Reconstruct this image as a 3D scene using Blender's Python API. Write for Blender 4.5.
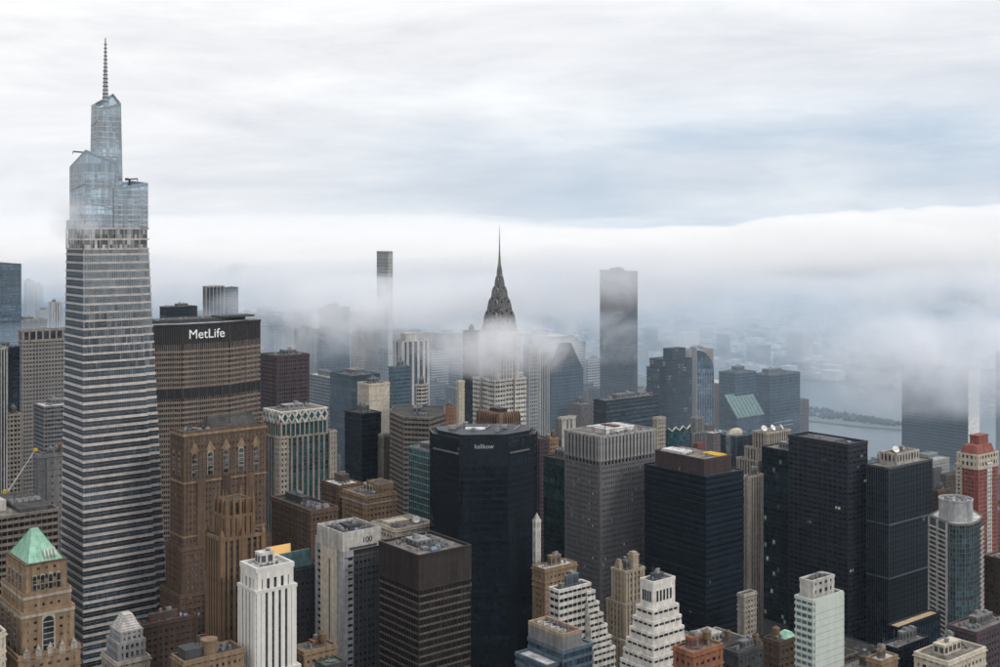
import bpy, math, random
from mathutils import Vector, Matrix
sc = bpy.context.scene
for o in list(bpy.data.objects): bpy.data.objects.remove(o)
COL = sc.collection
RAD = math.radians

# ------------------------------------------------------------------ camera
F, CX, YH, CAMZ = 1200.0, 500.0, 231.0, 320.0      # focal length in px of a 1000 px wide picture, horizon row, eye height
cam_d = bpy.data.cameras.new('camera'); cam = bpy.data.objects.new('camera', cam_d); COL.objects.link(cam)
cam.location = (0, 0, CAMZ); cam.rotation_euler = (RAD(90), 0, 0)
cam_d.sensor_width = 36.0; cam_d.lens = 36.0*F/1000.0
cam_d.shift_y = -(333.5-YH)/1000.0
cam_d.clip_start = 1.0; cam_d.clip_end = 120000.0
sc.camera = cam

# ------------------------------------------------------------------ sky, sun, exposure
SUN_EL, SUN_AZ = RAD(34), RAD(122)        # azimuth clockwise from +Y (the view direction)
w = bpy.data.worlds.new('World'); sc.world = w; w.use_nodes = True
nt = w.node_tree; nt.nodes.clear()
def N(nt, t, **k):
    n = nt.nodes.new(t)
    for a, b in k.items():
        if a.startswith('i_'):
            n.inputs[int(a[2:]) if a[2:].isdigit() else a[2:].replace('_', ' ')].default_value = b
        else: setattr(n, a, b)
    return n
def LK(nt, a, b): nt.links.new(a, b)
def ramp(nt, fac, stops, interp='LINEAR'):
    r = N(nt, 'ShaderNodeValToRGB'); r.color_ramp.interpolation = interp
    e = r.color_ramp.elements
    while len(e) < len(stops): e.new(0.5)
    for i, (p, c) in enumerate(stops):
        e[i].position = p
        e[i].color = (c, c, c, 1) if not isinstance(c, tuple) else (*c, 1)
    if fac is not None: LK(nt, fac, r.inputs[0])
    return r.outputs[0]
def math_(nt, op, a, b=None, c=None):
    m = N(nt, 'ShaderNodeMath', operation=op)
    for i, v in enumerate((a, b, c)):
        if v is None: continue
        if isinstance(v, (int, float)): m.inputs[i].default_value = v
        else: LK(nt, v, m.inputs[i])
    return m.outputs[0]
def mixc(nt, f, a, b, blend='MIX'):
    m = N(nt, 'ShaderNodeMix', data_type='RGBA', blend_type=blend)
    for s, v in ((m.inputs[0], f), (m.inputs[6], a), (m.inputs[7], b)):
        if isinstance(v, (int, float)): s.default_value = v
        elif isinstance(v, tuple): s.default_value = (*v, 1)
        else: LK(nt, v, s)
    return m.outputs[2]
sky = N(nt, 'ShaderNodeTexSky', sky_type='NISHITA', sun_disc=False, sun_elevation=SUN_EL, sun_rotation=SUN_AZ,
        altitude=300, air_density=1.0, dust_density=1.5, ozone_density=1.5)
tc = N(nt, 'ShaderNodeTexCoord')
sep = N(nt, 'ShaderNodeSeparateXYZ'); LK(nt, tc.outputs['Generated'], sep.inputs[0])
def dirnoise(scale, seed, detail=6, rough=.55, xs=1.0):
    mp = N(nt, 'ShaderNodeMapping'); mp.inputs['Scale'].default_value = scale; mp.inputs['Location'].default_value = seed
    LK(nt, tc.outputs['Generated'], mp.inputs[0])
    n = N(nt, 'ShaderNodeTexNoise', noise_dimensions='3D'); n.inputs['Scale'].default_value = 1.0
    n.inputs['Detail'].default_value = detail; n.inputs['Roughness'].default_value = rough
    n.inputs['Distortion'].default_value = .35
    LK(nt, mp.outputs[0], n.inputs['Vector']); return n.outputs['Fac']
el = sep.outputs['Z']
# a long break in the high cloud, low above the horizon; elsewhere a closed white deck with soft streaks
streak = dirnoise((4.5, 4.5, 26.0), (3.1, 1.7, 0.4), 10, .66)
big = dirnoise((1.7, 1.7, 9.0), (7.3, 2.2, 5.1), 5, .5)
elw = math_(nt, 'ADD', el, math_(nt, 'MULTIPLY', math_(nt, 'SUBTRACT', streak, .5), .085))
brk = ramp(nt, elw, [(0.0, .2), (.012, .9), (.035, 1.0), (.065, .75), (.10, .3), (.14, 0.12), (.3, 0.06)])
brk = math_(nt, 'MULTIPLY', brk, ramp(nt, big, [(.36, .25), (.55, 1.0)]))
brk = math_(nt, 'MULTIPLY', brk, ramp(nt, math_(nt, 'MULTIPLY_ADD', sep.outputs['X'], 1.0, .5), [(.25, .2), (.42, .55), (.62, 1.0)]))
cover = math_(nt, 'SUBTRACT', 1.0, brk)
shade = dirnoise((3.6, 3.6, 19.0), (1.3, 8.8, 2.9), 10, .64)
ccol = ramp(nt, shade, [(.28, (8.2, 8.3, 8.7)), (.5, (10.0, 10.0, 10.15)), (.66, (11.4, 11.4, 11.3))])
bright = N(nt, 'ShaderNodeVectorMath', operation='SCALE'); LK(nt, sky.outputs[0], bright.inputs[0]); bright.inputs[3].default_value = 1.0
blue = mixc(nt, .7, bright.outputs[0], (4.2, 6.1, 8.6))
final = mixc(nt, cover, blue, ccol)
# an overcast sky grows brighter towards the zenith
zen = ramp(nt, el, [(0.0, 1.0), (.2, 1.0), (1.0, 1.5)]); final = mixc(nt, 1.0, final, zen, 'MULTIPLY')
bg = N(nt, 'ShaderNodeBackground'); bg.inputs['Strength'].default_value = 0.11
LK(nt, final, bg.inputs[0])
wo = N(nt, 'ShaderNodeOutputWorld'); LK(nt, bg.outputs[0], wo.inputs[0])

sl = bpy.data.lights.new('sun', 'SUN'); sl.energy = 1.5; sl.angle = RAD(12); sl.color = (1.0, .95, .88)
sun = bpy.data.objects.new('sun', sl); COL.objects.link(sun)
sd = Vector((math.sin(SUN_AZ)*math.cos(SUN_EL), math.cos(SUN_AZ)*math.cos(SUN_EL), math.sin(SUN_EL)))
sun.rotation_euler = sd.to_track_quat('Z', 'Y').to_euler(); sun.location = (0, -50, 900)
vs = sc.view_settings; vs.view_transform = 'Standard'; vs.look = 'None'; vs.exposure = -0.2; vs.gamma = 1.0; vs.use_curve_mapping = False

sc.render.engine = 'CYCLES'
cy = sc.cycles
cy.use_denoising = True; cy.denoiser = 'OPENIMAGEDENOISE'
cy.max_bounces = 8; cy.diffuse_bounces = 3; cy.glossy_bounces = 3; cy.volume_bounces = 4; cy.transparent_max_bounces = 8
cy.caustics_reflective = False; cy.caustics_refractive = False
cy.sample_clamp_indirect = 4.0
cy.volume_step_rate = 1.0; cy.volume_max_steps = 128
cy.use_adaptive_sampling = True; cy.adaptive_threshold = 0.015

# ------------------------------------------------------------------ helpers: position
TH = RAD(38.6)                                   # turn of the street grid against the view
ST = Vector((math.cos(TH), math.sin(TH)))        # along the streets (recedes to the right)
AV = Vector((-math.sin(TH), math.cos(TH)))       # along the avenues (recedes to the left)
def pxx(px, D): return (px-CX)/F*D
def zat(y, D): return CAMZ-(y-YH)*D/F
def W2(px, D): return Vector((pxx(px, D), D))
def reach(C, d, px):                              # how far from C along d until picture column px is met
    t = (px-CX)/F
    return (t*C.y-C.x)/(d.x-t*d.y)
def grid(p): return (p.x*ST.x+p.y*ST.y, p.x*AV.x+p.y*AV.y)
def ungrid(s, a): return ST*s+AV*a

# ------------------------------------------------------------------ helpers: mesh
class MB:
    def __init__(s): s.v = []; s.f = []
    def prism(s, p0, z0, z1, p1=None):
        p1 = p1 or p0; n = len(p0); b = len(s.v)
        z0 = z0 if isinstance(z0, (list, tuple)) else [z0]*n
        z1 = z1 if isinstance(z1, (list, tuple)) else [z1]*n
        s.v += [(p[0], p[1], z) for p, z in zip(p0, z0)]+[(p[0], p[1], z) for p, z in zip(p1, z1)]
        s.f.append(tuple(b+i for i in reversed(range(n)))); s.f.append(tuple(b+n+i for i in range(n)))
        for i in range(n):
            j = (i+1) % n; s.f.append((b+i, b+j, b+n+j, b+n+i))
        return s
    def box(s, x0, x1, y0, y1, z0, z1): return s.prism([(x0, y0), (x1, y0), (x1, y1), (x0, y1)], z0, z1)
    def wallbox(s, a, b, o0, o1, z0, z1):          # box along the line a-b, from o0 to o1 outside it
        d = Vector(b)-Vector(a); d.normalize(); n = Vector((d.y, -d.x)); a = Vector(a); b = Vector(b)
        return s.prism([a+n*o1, b+n*o1, b+n*o0, a+n*o0], z0, z1)
    def lathe(s, cx, cy, prof, seg=12):
        b = len(s.v); m = len(prof)
        for r, z in prof:
            for i in range(seg):
                t = 2*math.pi*i/seg; s.v.append((cx+r*math.cos(t), cy+r*math.sin(t), z))
        for k in range(m-1):
            for i in range(seg):
                j = (i+1) % seg; s.f.append((b+k*seg+i, b+k*seg+j, b+(k+1)*seg+j, b+(k+1)*seg+i))
        s.f.append(tuple(b+i for i in reversed(range(seg)))); s.f.append(tuple(b+(m-1)*seg+i for i in range(seg)))
        return s
    def bar(s, p, q, r):
        p = Vector(p); q = Vector(q); d = (q-p).normalized()
        u = d.cross(Vector((0, 0, 1)) if abs(d.z) < .9 else Vector((1, 0, 0))).normalized(); v = d.cross(u); b = len(s.v)
        for c in (p, q):
            for a, e in ((1, 1), (-1, 1), (-1, -1), (1, -1)): s.v.append(tuple(c+u*a*r+v*e*r))
        s.f += [(b+3, b+2, b+1, b), (b+4, b+5, b+6, b+7)]
        for i in range(4):
            j = (i+1) % 4; s.f.append((b+i, b+j, b+4+j, b+4+i))
        return s
    def poly(s, pts): b = len(s.v); s.v += [tuple(p) for p in pts]; s.f.append(tuple(range(b, b+len(pts)))); return s
    def mesh(s, name, mat):
        me = bpy.data.meshes.new(name); me.from_pydata(s.v, [], s.f)
        if mat: me.materials.append(mat)
        return me
    def build(s, name, mat, parent=None, kind=None, loc=(0, 0, 0), rz=0):
        o = place(s.mesh(name, mat), name, parent, loc, rz)
        if kind: o['kind'] = kind
        return o
def place(me, name, parent=None, loc=(0, 0, 0), rz=0):
    o = bpy.data.objects.new(name, me); COL.objects.link(o); o.location = loc; o.rotation_euler = (0, 0, rz)
    if parent: o.parent = parent
    return o
def thing(name, label, cat, loc=(0, 0, 0), rz=0, group=None):
    o = bpy.data.objects.new(name, None); COL.objects.link(o); o.location = loc; o.rotation_euler = (0, 0, rz)
    o.empty_display_size = 5; o['label'] = label; o['category'] = cat
    if group: o['group'] = group
    return o
def offset(poly, d):
    if abs(d) < 1e-6: return [tuple(p) for p in poly]
    n = len(poly); out = []
    for i in range(n):
        p0, p1, p2 = Vector(poly[i-1]), Vector(poly[i]), Vector(poly[(i+1) % n])
        a = (p1-p0).normalized(); b = (p2-p1).normalized()
        na = Vector((a.y, -a.x)); nb = Vector((b.y, -b.x)); k = 1+na.dot(nb)
        q = p1+(na+nb)*(d/max(k, .25)); out.append((q.x, q.y))
    return out
def rect(x0, x1, y0, y1): return [(x0, y0), (x1, y0), (x1, y1), (x0, y1)]

# ------------------------------------------------------------------ helpers: materials
MATS = {}
def newmat(name):
    m = bpy.data.materials.new(name); m.use_nodes = True; m.node_tree.nodes.clear()
    nt = m.node_tree; out = N(nt, 'ShaderNodeOutputMaterial'); b = N(nt, 'ShaderNodeBsdfPrincipled'); LK(nt, b.outputs[0], out.inputs[0])
    return m, nt, b
def wall(name, rgb, rough=.8, metal=0.0, grain=.3, streak=.42, spec=.3):
    if name in MATS: return MATS[name]
    m, nt, b = newmat(name)
    t = N(nt, 'ShaderNodeTexCoord')
    def nz(scale, det=4):
        mp = N(nt, 'ShaderNodeMapping'); mp.inputs['Scale'].default_value = scale; LK(nt, t.outputs['Object'], mp.inputs[0])
        n = N(nt, 'ShaderNodeTexNoise'); n.inputs['Scale'].default_value = 1; n.inputs['Detail'].default_value = det
        LK(nt, mp.outputs[0], n.inputs['Vector']); return n.outputs['Fac']
    g = ramp(nt, nz((.35, .35, .35), 6), [(.25, 1-grain), (.75, 1+grain*.6)])
    s = ramp(nt, nz((.45, .45, .025), 4), [(.3, 1-streak), (.65, 1.0)])
    oi = N(nt, 'ShaderNodeObjectInfo'); rv = ramp(nt, oi.outputs['Random'], [(0, .9), (1, 1.08)])
    c = mixc(nt, 1.0, mixc(nt, 1.0, mixc(nt, 1.0, rgb, g, 'MULTIPLY'), s, 'MULTIPLY'), rv, 'MULTIPLY')
    LK(nt, c, b.inputs['Base Color']); b.inputs['Roughness'].default_value = rough; b.inputs['Metallic'].default_value = metal
    b.inputs['Specular IOR Level'].default_value = spec
    MATS[name] = m; return m
def roofmat(name, rgb, var=.35):
    if name in MATS: return MATS[name]
    m, nt, b = newmat(name); t = N(nt, 'ShaderNodeTexCoord')
    br = N(nt, 'ShaderNodeTexBrick'); br.inputs['Scale'].default_value = 1; br.inputs['Brick Width'].default_value = 7.0; br.inputs['Row Height'].default_value = 3.4; br.inputs['Mortar Size'].default_value = .09
    br.inputs['Color1'].default_value = (*[q*(1-var) for q in rgb], 1); br.inputs['Color2'].default_value = (*[q*(1+var*.6) for q in rgb], 1); br.inputs['Mortar'].default_value = (*[q*.45 for q in rgb], 1)
    oi = N(nt, 'ShaderNodeObjectInfo'); cb = N(nt, 'ShaderNodeCombineXYZ'); q = math_(nt, 'MULTIPLY', oi.outputs['Random'], 37.0); LK(nt, q, cb.inputs[0]); LK(nt, q, cb.inputs[1])
    ad = N(nt, 'ShaderNodeVectorMath', operation='ADD'); LK(nt, t.outputs['Object'], ad.inputs[0]); LK(nt, cb.outputs[0], ad.inputs[1]); LK(nt, ad.outputs[0], br.inputs['Vector'])
    n1 = N(nt, 'ShaderNodeTexNoise'); n1.inputs['Scale'].default_value = .22; n1.inputs['Detail'].default_value = 8; n1.inputs['Roughness'].default_value = .65; LK(nt, ad.outputs[0], n1.inputs['Vector'])
    c = mixc(nt, 1.0, br.outputs['Color'], ramp(nt, n1.outputs['Fac'], [(.32, .45), (.5, 1.0), (.7, 1.25)]), 'MULTIPLY')
    LK(nt, c, b.inputs['Base Color']); b.inputs['Roughness'].default_value = .9; b.inputs['Specular IOR Level'].default_value = .25
    MATS[name] = m; return m
def glass(name, rgb, bay=3.0, fh=3.7, var=.7, blind=.10, lit=0.0, rough=.09, litcol=(1.0, .93, .8), spec=.5, ior=1.5):
    if name in MATS: return MATS[name]
    m, nt, b = newmat(name)
    t = N(nt, 'ShaderNodeTexCoord')
    mp = N(nt, 'ShaderNodeMapping'); mp.inputs['Scale'].default_value = (1/bay, 1/bay, 1/fh); mp.inputs['Location'].default_value = (.437, .437, .03)
    LK(nt, t.outputs['Object'], mp.inputs[0])
    oi = N(nt, 'ShaderNodeObjectInfo')
    fl = N(nt, 'ShaderNodeVectorMath', operation='FLOOR'); LK(nt, mp.outputs[0], fl.inputs[0])
    ad = N(nt, 'ShaderNodeVectorMath', operation='ADD'); LK(nt, fl.outputs[0], ad.inputs[0])
    cb = N(nt, 'ShaderNodeCombineXYZ'); rr = math_(nt, 'MULTIPLY', oi.outputs['Random'], 91.0)
    LK(nt, rr, cb.inputs[0]); LK(nt, rr, cb.inputs[2]); LK(nt, cb.outputs[0], ad.inputs[1])
    wn = N(nt, 'ShaderNodeTexWhiteNoise', noise_dimensions='3D'); LK(nt, ad.outputs[0], wn.inputs['Vector'])
    v = wn.outputs['Value']
    br = ramp(nt, v, [(0, 1-var), (.5, 1.0), (1-blind, 1+var)])
    c = mixc(nt, 1.0, rgb, br, 'MULTIPLY')
    sz = N(nt, 'ShaderNodeSeparateXYZ'); LK(nt, ad.outputs[0], sz.inputs[0]); w1 = N(nt, 'ShaderNodeTexWhiteNoise', noise_dimensions='1D'); LK(nt, sz.outputs['Z'], w1.inputs['W'])
    c = mixc(nt, 1.0, c, ramp(nt, w1.outputs['Value'], [(0, .62), (.6, 1.0), (1, 1.55)]), 'MULTIPLY')
    ln_ = N(nt, 'ShaderNodeTexNoise'); ln_.inputs['Scale'].default_value = .03; ln_.inputs['Detail'].default_value = 3; LK(nt, t.outputs['Object'], ln_.inputs['Vector'])
    c = mixc(nt, 1.0, c, ramp(nt, ln_.outputs['Fac'], [(.3, .7), (.7, 1.35)]), 'MULTIPLY')  # floor tint and broad noise in the colour stand in for uneven reflections
    lum = .18
    isb = ramp(nt, v, [(0, 0.0), (1-blind*2.2, 0.0), (1-blind*2.2+.001, .35), (1, .75)], 'LINEAR')
    sm = N(nt, 'ShaderNodeSeparateXYZ'); LK(nt, mp.outputs[0], sm.inputs[0]); sg = N(nt, 'ShaderNodeSeparateColor'); LK(nt, wn.outputs['Color'], sg.inputs[0])
    isb = math_(nt, 'MULTIPLY', isb, math_(nt, 'GREATER_THAN', math_(nt, 'FRACT', sm.outputs['Z']), math_(nt, 'MULTIPLY_ADD', sg.outputs[0], .6, .4)))
    c = mixc(nt, isb, c, tuple(.5*q+.5*lum for q in (.34, .35, .36)))
    LK(nt, c, b.inputs['Base Color'])
    b.inputs['Roughness'].default_value = rough; b.inputs['Specular IOR Level'].default_value = spec; b.inputs['IOR'].default_value = ior
    # each pane leans a hair differently
    ge = N(nt, 'ShaderNodeNewGeometry'); sb = N(nt, 'ShaderNodeVectorMath', operation='SUBTRACT'); LK(nt, wn.outputs['Color'], sb.inputs[0]); sb.inputs[1].default_value = (.5, .5, .5)
    sca = N(nt, 'ShaderNodeVectorMath', operation='SCALE'); LK(nt, sb.outputs[0], sca.inputs[0]); sca.inputs[3].default_value = .035
    an = N(nt, 'ShaderNodeVectorMath', operation='ADD'); LK(nt, ge.outputs['Normal'], an.inputs[0]); LK(nt, sca.outputs[0], an.inputs[1])
    no = N(nt, 'ShaderNodeVectorMath', operation='NORMALIZE'); LK(nt, an.outputs[0], no.inputs[0]); LK(nt, no.outputs[0], b.inputs['Normal'])
    if lit > 0:
        sx = N(nt, 'ShaderNodeSeparateColor'); LK(nt, wn.outputs['Color'], sx.inputs[0])
        on = math_(nt, 'GREATER_THAN', sx.outputs[1], 1-lit)
        b.inputs['Emission Color'].default_value = (*litcol, 1)
        LK(nt, math_(nt, 'MULTIPLY', on, math_(nt, 'MULTIPLY', sx.outputs[2], .35)), b.inputs['Emission Strength'])
    MATS[name] = m; return m
HAZE_D, BANK_D, MIST_D, FOG_STEP = 1.9e-5, .0065, 4.2e-4, 0.6
# ------------------------------------------------------------------ materials of the city
WH = wall('white_stone', (.60, .58, .54)); WH2 = wall('off_white_concrete', (.48, .46, .43))
LIME = wall('limestone', (.38, .34, .29)); CREAM = wall('cream_panel', (.52, .46, .37), streak=.2)
TAN = wall('tan_brick', (.27, .185, .115)); BROWN = wall('brown_brick', (.122, .078, .052)); BROWN2 = wall('dark_brown_brick', (.085, .056, .041))
TAUPE = wall('taupe_precast', (.20, .172, .150)); TAUPE2 = wall('light_taupe_precast', (.27, .235, .205))
GREY = wall('grey_concrete', (.20, .20, .20)); GREYD = wall('dark_grey_panel', (.055, .058, .064)); GREYL = wall('light_grey_panel', (.36, .36, .365))
STEEL = wall('stainless_panel', (.20, .197, .205), rough=.45, metal=.35, streak=.2); CHROME = wall('crown_steel', (.23, .22, .215), rough=.38, metal=.8, streak=.3)
BLK = wall('black_metal', (.022, .022, .024), rough=.5, streak=.15); BRNBLK = wall('bronze_black_metal', (.034, .027, .024), rough=.5)
NAVY = wall('navy_panel', (.011, .017, .026), rough=.4, streak=.15, spec=.2); BLUEG = wall('blue_grey_panel', (.085, .125, .165), rough=.5)
RED = wall('red_brick', (.205, .062, .050)); PURP = wall('plum_granite', (.085, .062, .070)); ORG = wall('orange_brick', (.27, .115, .060))
TERRA = wall('pale_terracotta', (.50, .455, .43), streak=.15); GRNW = wall('pale_green_panel', (.47, .52, .475), streak=.12, grain=.06)
COPPER = wall('green_copper', (.32, .56, .42), rough=.65, grain=.18, streak=.35); YEL = wall('yellow_paint', (.65, .42, .04))
TAR = roofmat('tar_roof', (.062, .060, .058)); GRAV = roofmat('gravel_roof', (.18, .16, .14))
WROOF = roofmat('white_roof', (.50, .50, .49), .2); REDROOF = roofmat('red_roof', (.12, .042, .034))
MECH = wall('galvanised_metal', (.30, .30, .31), rough=.5, metal=.4); MECHD = wall('dark_machine', (.07, .07, .075), rough=.6); WOOD = wall('tank_wood', (.16, .10, .06), streak=.4)
DISHW = wall('dish_white', (.75, .75, .74), streak=.1); MULL = wall('pale_mullion', (.42, .44, .46), rough=.4, metal=.3, streak=.1)
G_DARK = glass('dark_window', (.018, .022, .028)); G_BLUE = glass('blue_window', (.030, .050, .070)); G_TEAL = glass('teal_window', (.018, .070, .082), 2.6, 3.8, .5, .05, ior=1.9)
G_GRN = glass('green_window', (.012, .045, .045), 2.4, 3.8, .5, .04); G_BRZ = glass('bronze_window', (.016, .013, .012), 2.2, 3.8, .6, .015)
G_OFF = glass('office_window_lit', (.022, .025, .032), 1.9, 3.9, .7, .10, lit=.05); G_PALE = glass('pale_blue_window', (.09, .13, .17), 2.5, 4.0, .4, .08, spec=.8)
G_NAVY = glass('navy_window', (.006, .012, .020), 2.0, 3.9, .5, .008, lit=.002); G_NAVL = glass('navy_window_lit', (.012, .022, .028), 2.2, 3.7, .6, .04, lit=.035, litcol=(.75, .95, .95))
G_MAS = glass('masonry_window', (.030, .032, .034), 3.2, 3.6, .8, .30); G_MASL = glass('masonry_window_bright', (.04, .042, .045), 2.4, 3.5, .8, .45, lit=.03)
G_SKY = glass('sky_window', (.17, .24, .30), 2.0, 5.0, .35, .06, rough=.06, ior=2.3)

# facade styles: fh floor height, bay, bh/bp band height / relief, pw/pp pier width / relief
def sty(fh, bay, bh, bp, pw, pp, wallm, glassm, pier=None): return dict(fh=fh, bay=bay, bh=bh, bp=bp, pw=pw, pp=pp, wall=wallm, glass=glassm, pier=pier or wallm)
def S_punch(wm, gm=None, fh=3.6, bay=3.4, bh=1.9, pw=1.7): return dict(sty(fh, bay, bh, .36, pw, .42, wm, gm or G_MAS), course=True)
def S_strip(wm, gm=None, fh=3.8, bh=1.7, bay=3.0, pw=.25, pier=None): return sty(fh, bay, bh, .5, pw, .25, wm, gm or G_DARK, pier)
def S_fin(wm, gm=None, fh=3.8, bay=3.0, pw=.9, bh=1.2, band=None): return sty(fh, bay, bh, .15, pw, .65, band or BLK, gm or G_DARK, wm)
def S_curt(gm, mull=None, fh=3.9, bay=2.6): return sty(fh, bay, .55, .14, .16, .2, mull or GREYD, gm)

# ------------------------------------------------------------------ facade, roofs
HBUF = [700.0]*1100; FOOT = []
COLS = {}
def register(root_loc, rz, poly, z):
    c, s = math.cos(rz), math.sin(rz); pts = [(root_loc[0]+p[0]*c-p[1]*s, root_loc[1]+p[0]*s+p[1]*c) for p in poly]
    FOOT.append(pts); TOPS.append((pts, z)); return pts
TOPS = []
def facade(root, poly, z0, z1, S, split=(0, 0), parapet=1.1, roofm=None, reg=True):
    nf = max(1, round((z1-z0)/S['fh'])); f = (z1-z0)/nf; n = len(poly)
    MB().prism(poly, z0, z1).build('glazing', S['glass'], root)
    if S['bp']:
        ob = offset(poly, S['bp'])
        if split[0]:
            me = MB().prism(ob, 0, S['bh']).mesh('spandrel', S['wall'])
            for i in range(nf): place(me, 'spandrel', root, (0, 0, z0+i*f))
        else:
            m = MB()
            for i in range(nf): m.prism(ob, z0+i*f, z0+i*f+S['bh'])
            m.build('spandrels', S['wall'], root, 'stuff')
    if S['pw']:
        m = MB()
        for i in range(n):
            a, b = Vector(poly[i]), Vector(poly[(i+1) % n]); ln = (b-a).length
            if ln < 1: continue
            nb = max(1, round(ln/S['bay'])); d = (b-a)/ln
            me = None
            for k in range(nb+1):
                u = min(max(ln*k/nb-S['pw']/2, .0), ln-S['pw'])
                if split[1]:
                    if me is None: me = MB().box(0, S['pw'], -S['pp'], .05, z0, z1).mesh('pier', S['pier'])
                    p = a+d*u; place(me, 'pier', root, (p.x, p.y, 0), math.atan2(d.y, d.x))
                else: m.wallbox(a+d*u, a+d*(u+S['pw']), -.05, S['pp'], z0, z1)
        if m.v: m.build('piers', S['pier'], root, 'stuff')
    mx = max(S['bp'], S['pp'])+.06
    if S.get('course') and z1-z0 > 25 and n <= 8:                # belt courses of a masonry front
        for dz_ in (f*2, f*2.9) if z1-z0 > 60 else (f*1.0,): MB().prism(offset(poly, mx+.22), z1-dz_-.35, z1-dz_+.25).build('belt_course', S['wall'], root)
        MB().prism(offset(poly, mx+.5), z1-.9, z1-.45).build('cornice', S['wall'], root)
    roof(root, poly, z1, mx, S['wall'] if S['bp'] >= S['pp'] else S['pier'], parapet, roofm)
    if reg: register(root.location, root.rotation_euler.z, poly, z1+parapet)
def roof(root, poly, z, mx, wm, parapet=1.1, roofm=None):
    MB().prism(offset(poly, -.1), z-.1, z+.25).build('roof_deck', roofm or TAR, root)
    m = MB(); n = len(poly); po = offset(poly, mx); pi = offset(poly, -.35)
    for i in range(n):
        j = (i+1) % n
        m.prism([po[i], po[j], pi[j], pi[i]], z-.5, z+parapet)
    m.build('parapet', wm, root)
UNIT = {}
def unit(kind):
    if kind in UNIT: return UNIT[kind]
    m = MB()
    if kind == 'air_handler':
        m.box(-.5, .5, -.5, .5, .12, 1); m.box(-.55, .55, -.4, -.3, 0, .12); m.box(-.55, .55, .3, .4, 0, .12); m.box(-.42, .42, -.56, -.5, .3, .85); m.lathe(0, 0, [(.3, 1), (.3, 1.12), (.24, 1.12)], 10); mt = MECH
    elif kind == 'cooling_tower':
        m.box(-.5, .5, -.5, .5, 0, .8); m.box(-.46, .46, -.53, -.5, .1, .6); m.box(-.53, -.5, -.46, .46, .1, .6); m.lathe(0, 0, [(.4, .8), (.36, .92), (.42, 1.05), (.34, 1.05), (.3, .85)], 14); mt = MECH
    elif kind == 'vent': m.lathe(0, 0, [(.35, 0), (.35, .7), (.5, .72), (.5, .9), (.1, 1)], 10); mt = MECH
    elif kind == 'duct': m.box(-.5, .5, -.12, .12, .15, .6); m.box(-.5, -.3, -.12, .5, .15, .6); m.box(.36, .5, -.2, .2, .15, 1); mt = MECH
    elif kind == 'water_tank':
        m.lathe(0, 0, [(.46, .38), (.48, .45), (.45, .82), (.5, .82), (.02, 1.0)], 14)
        for a in (-1, 1):
            for b in (-1, 1): m.bar((a*.3, b*.3, 0), (a*.3, b*.3, .4), .03)
        m.bar((-.3, -.3, .05), (.3, -.3, .36), .02); m.bar((-.3, .3, .36), (.3, .3, .05), .02); m.box(-.36, .36, -.36, .36, .35, .39); mt = WOOD
    elif kind == 'stair_bulkhead': m.box(-.5, .5, -.5, .5, 0, .9); m.box(-.54, .54, -.54, .54, .9, 1); m.box(-.2, .2, -.52, -.5, 0, .7); mt = GREY
    elif kind == 'mast': m.bar((0, 0, 0), (0, 0, 1), .02); m.bar((-.1, 0, .8), (.1, 0, .8), .012); m.bar((0, -.08, .65), (0, .08, .65), .012); mt = MECHD
    elif kind == 'pipe_run': m.bar((-.5, 0, .3), (.5, 0, .3), .05); m.bar((-.5, .14, .3), (.5, .14, .3), .04); m.box(-.3, -.26, -.05, .2, 0, .3); m.box(.2, .24, -.05, .2, 0, .3); m.bar((.5, 0, .3), (.5, 0, 0), .05); mt = MECH
    elif kind == 'skylight': m.box(-.5, .5, -.5, .5, 0, .4); m.prism(rect(-.5, .5, -.5, .5), .4, .9, rect(-.45, .45, -.05, .05)); mt = G_PALE
    UNIT[kind] = m.mesh(kind, mt); return UNIT[kind]
def put(root, kind, x, y, z, sx, sy, sz, rz=0, mat=None):
    o = place(unit(kind), kind, root, (x, y, z), rz); o.scale = (sx, sy, sz); return o
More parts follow.
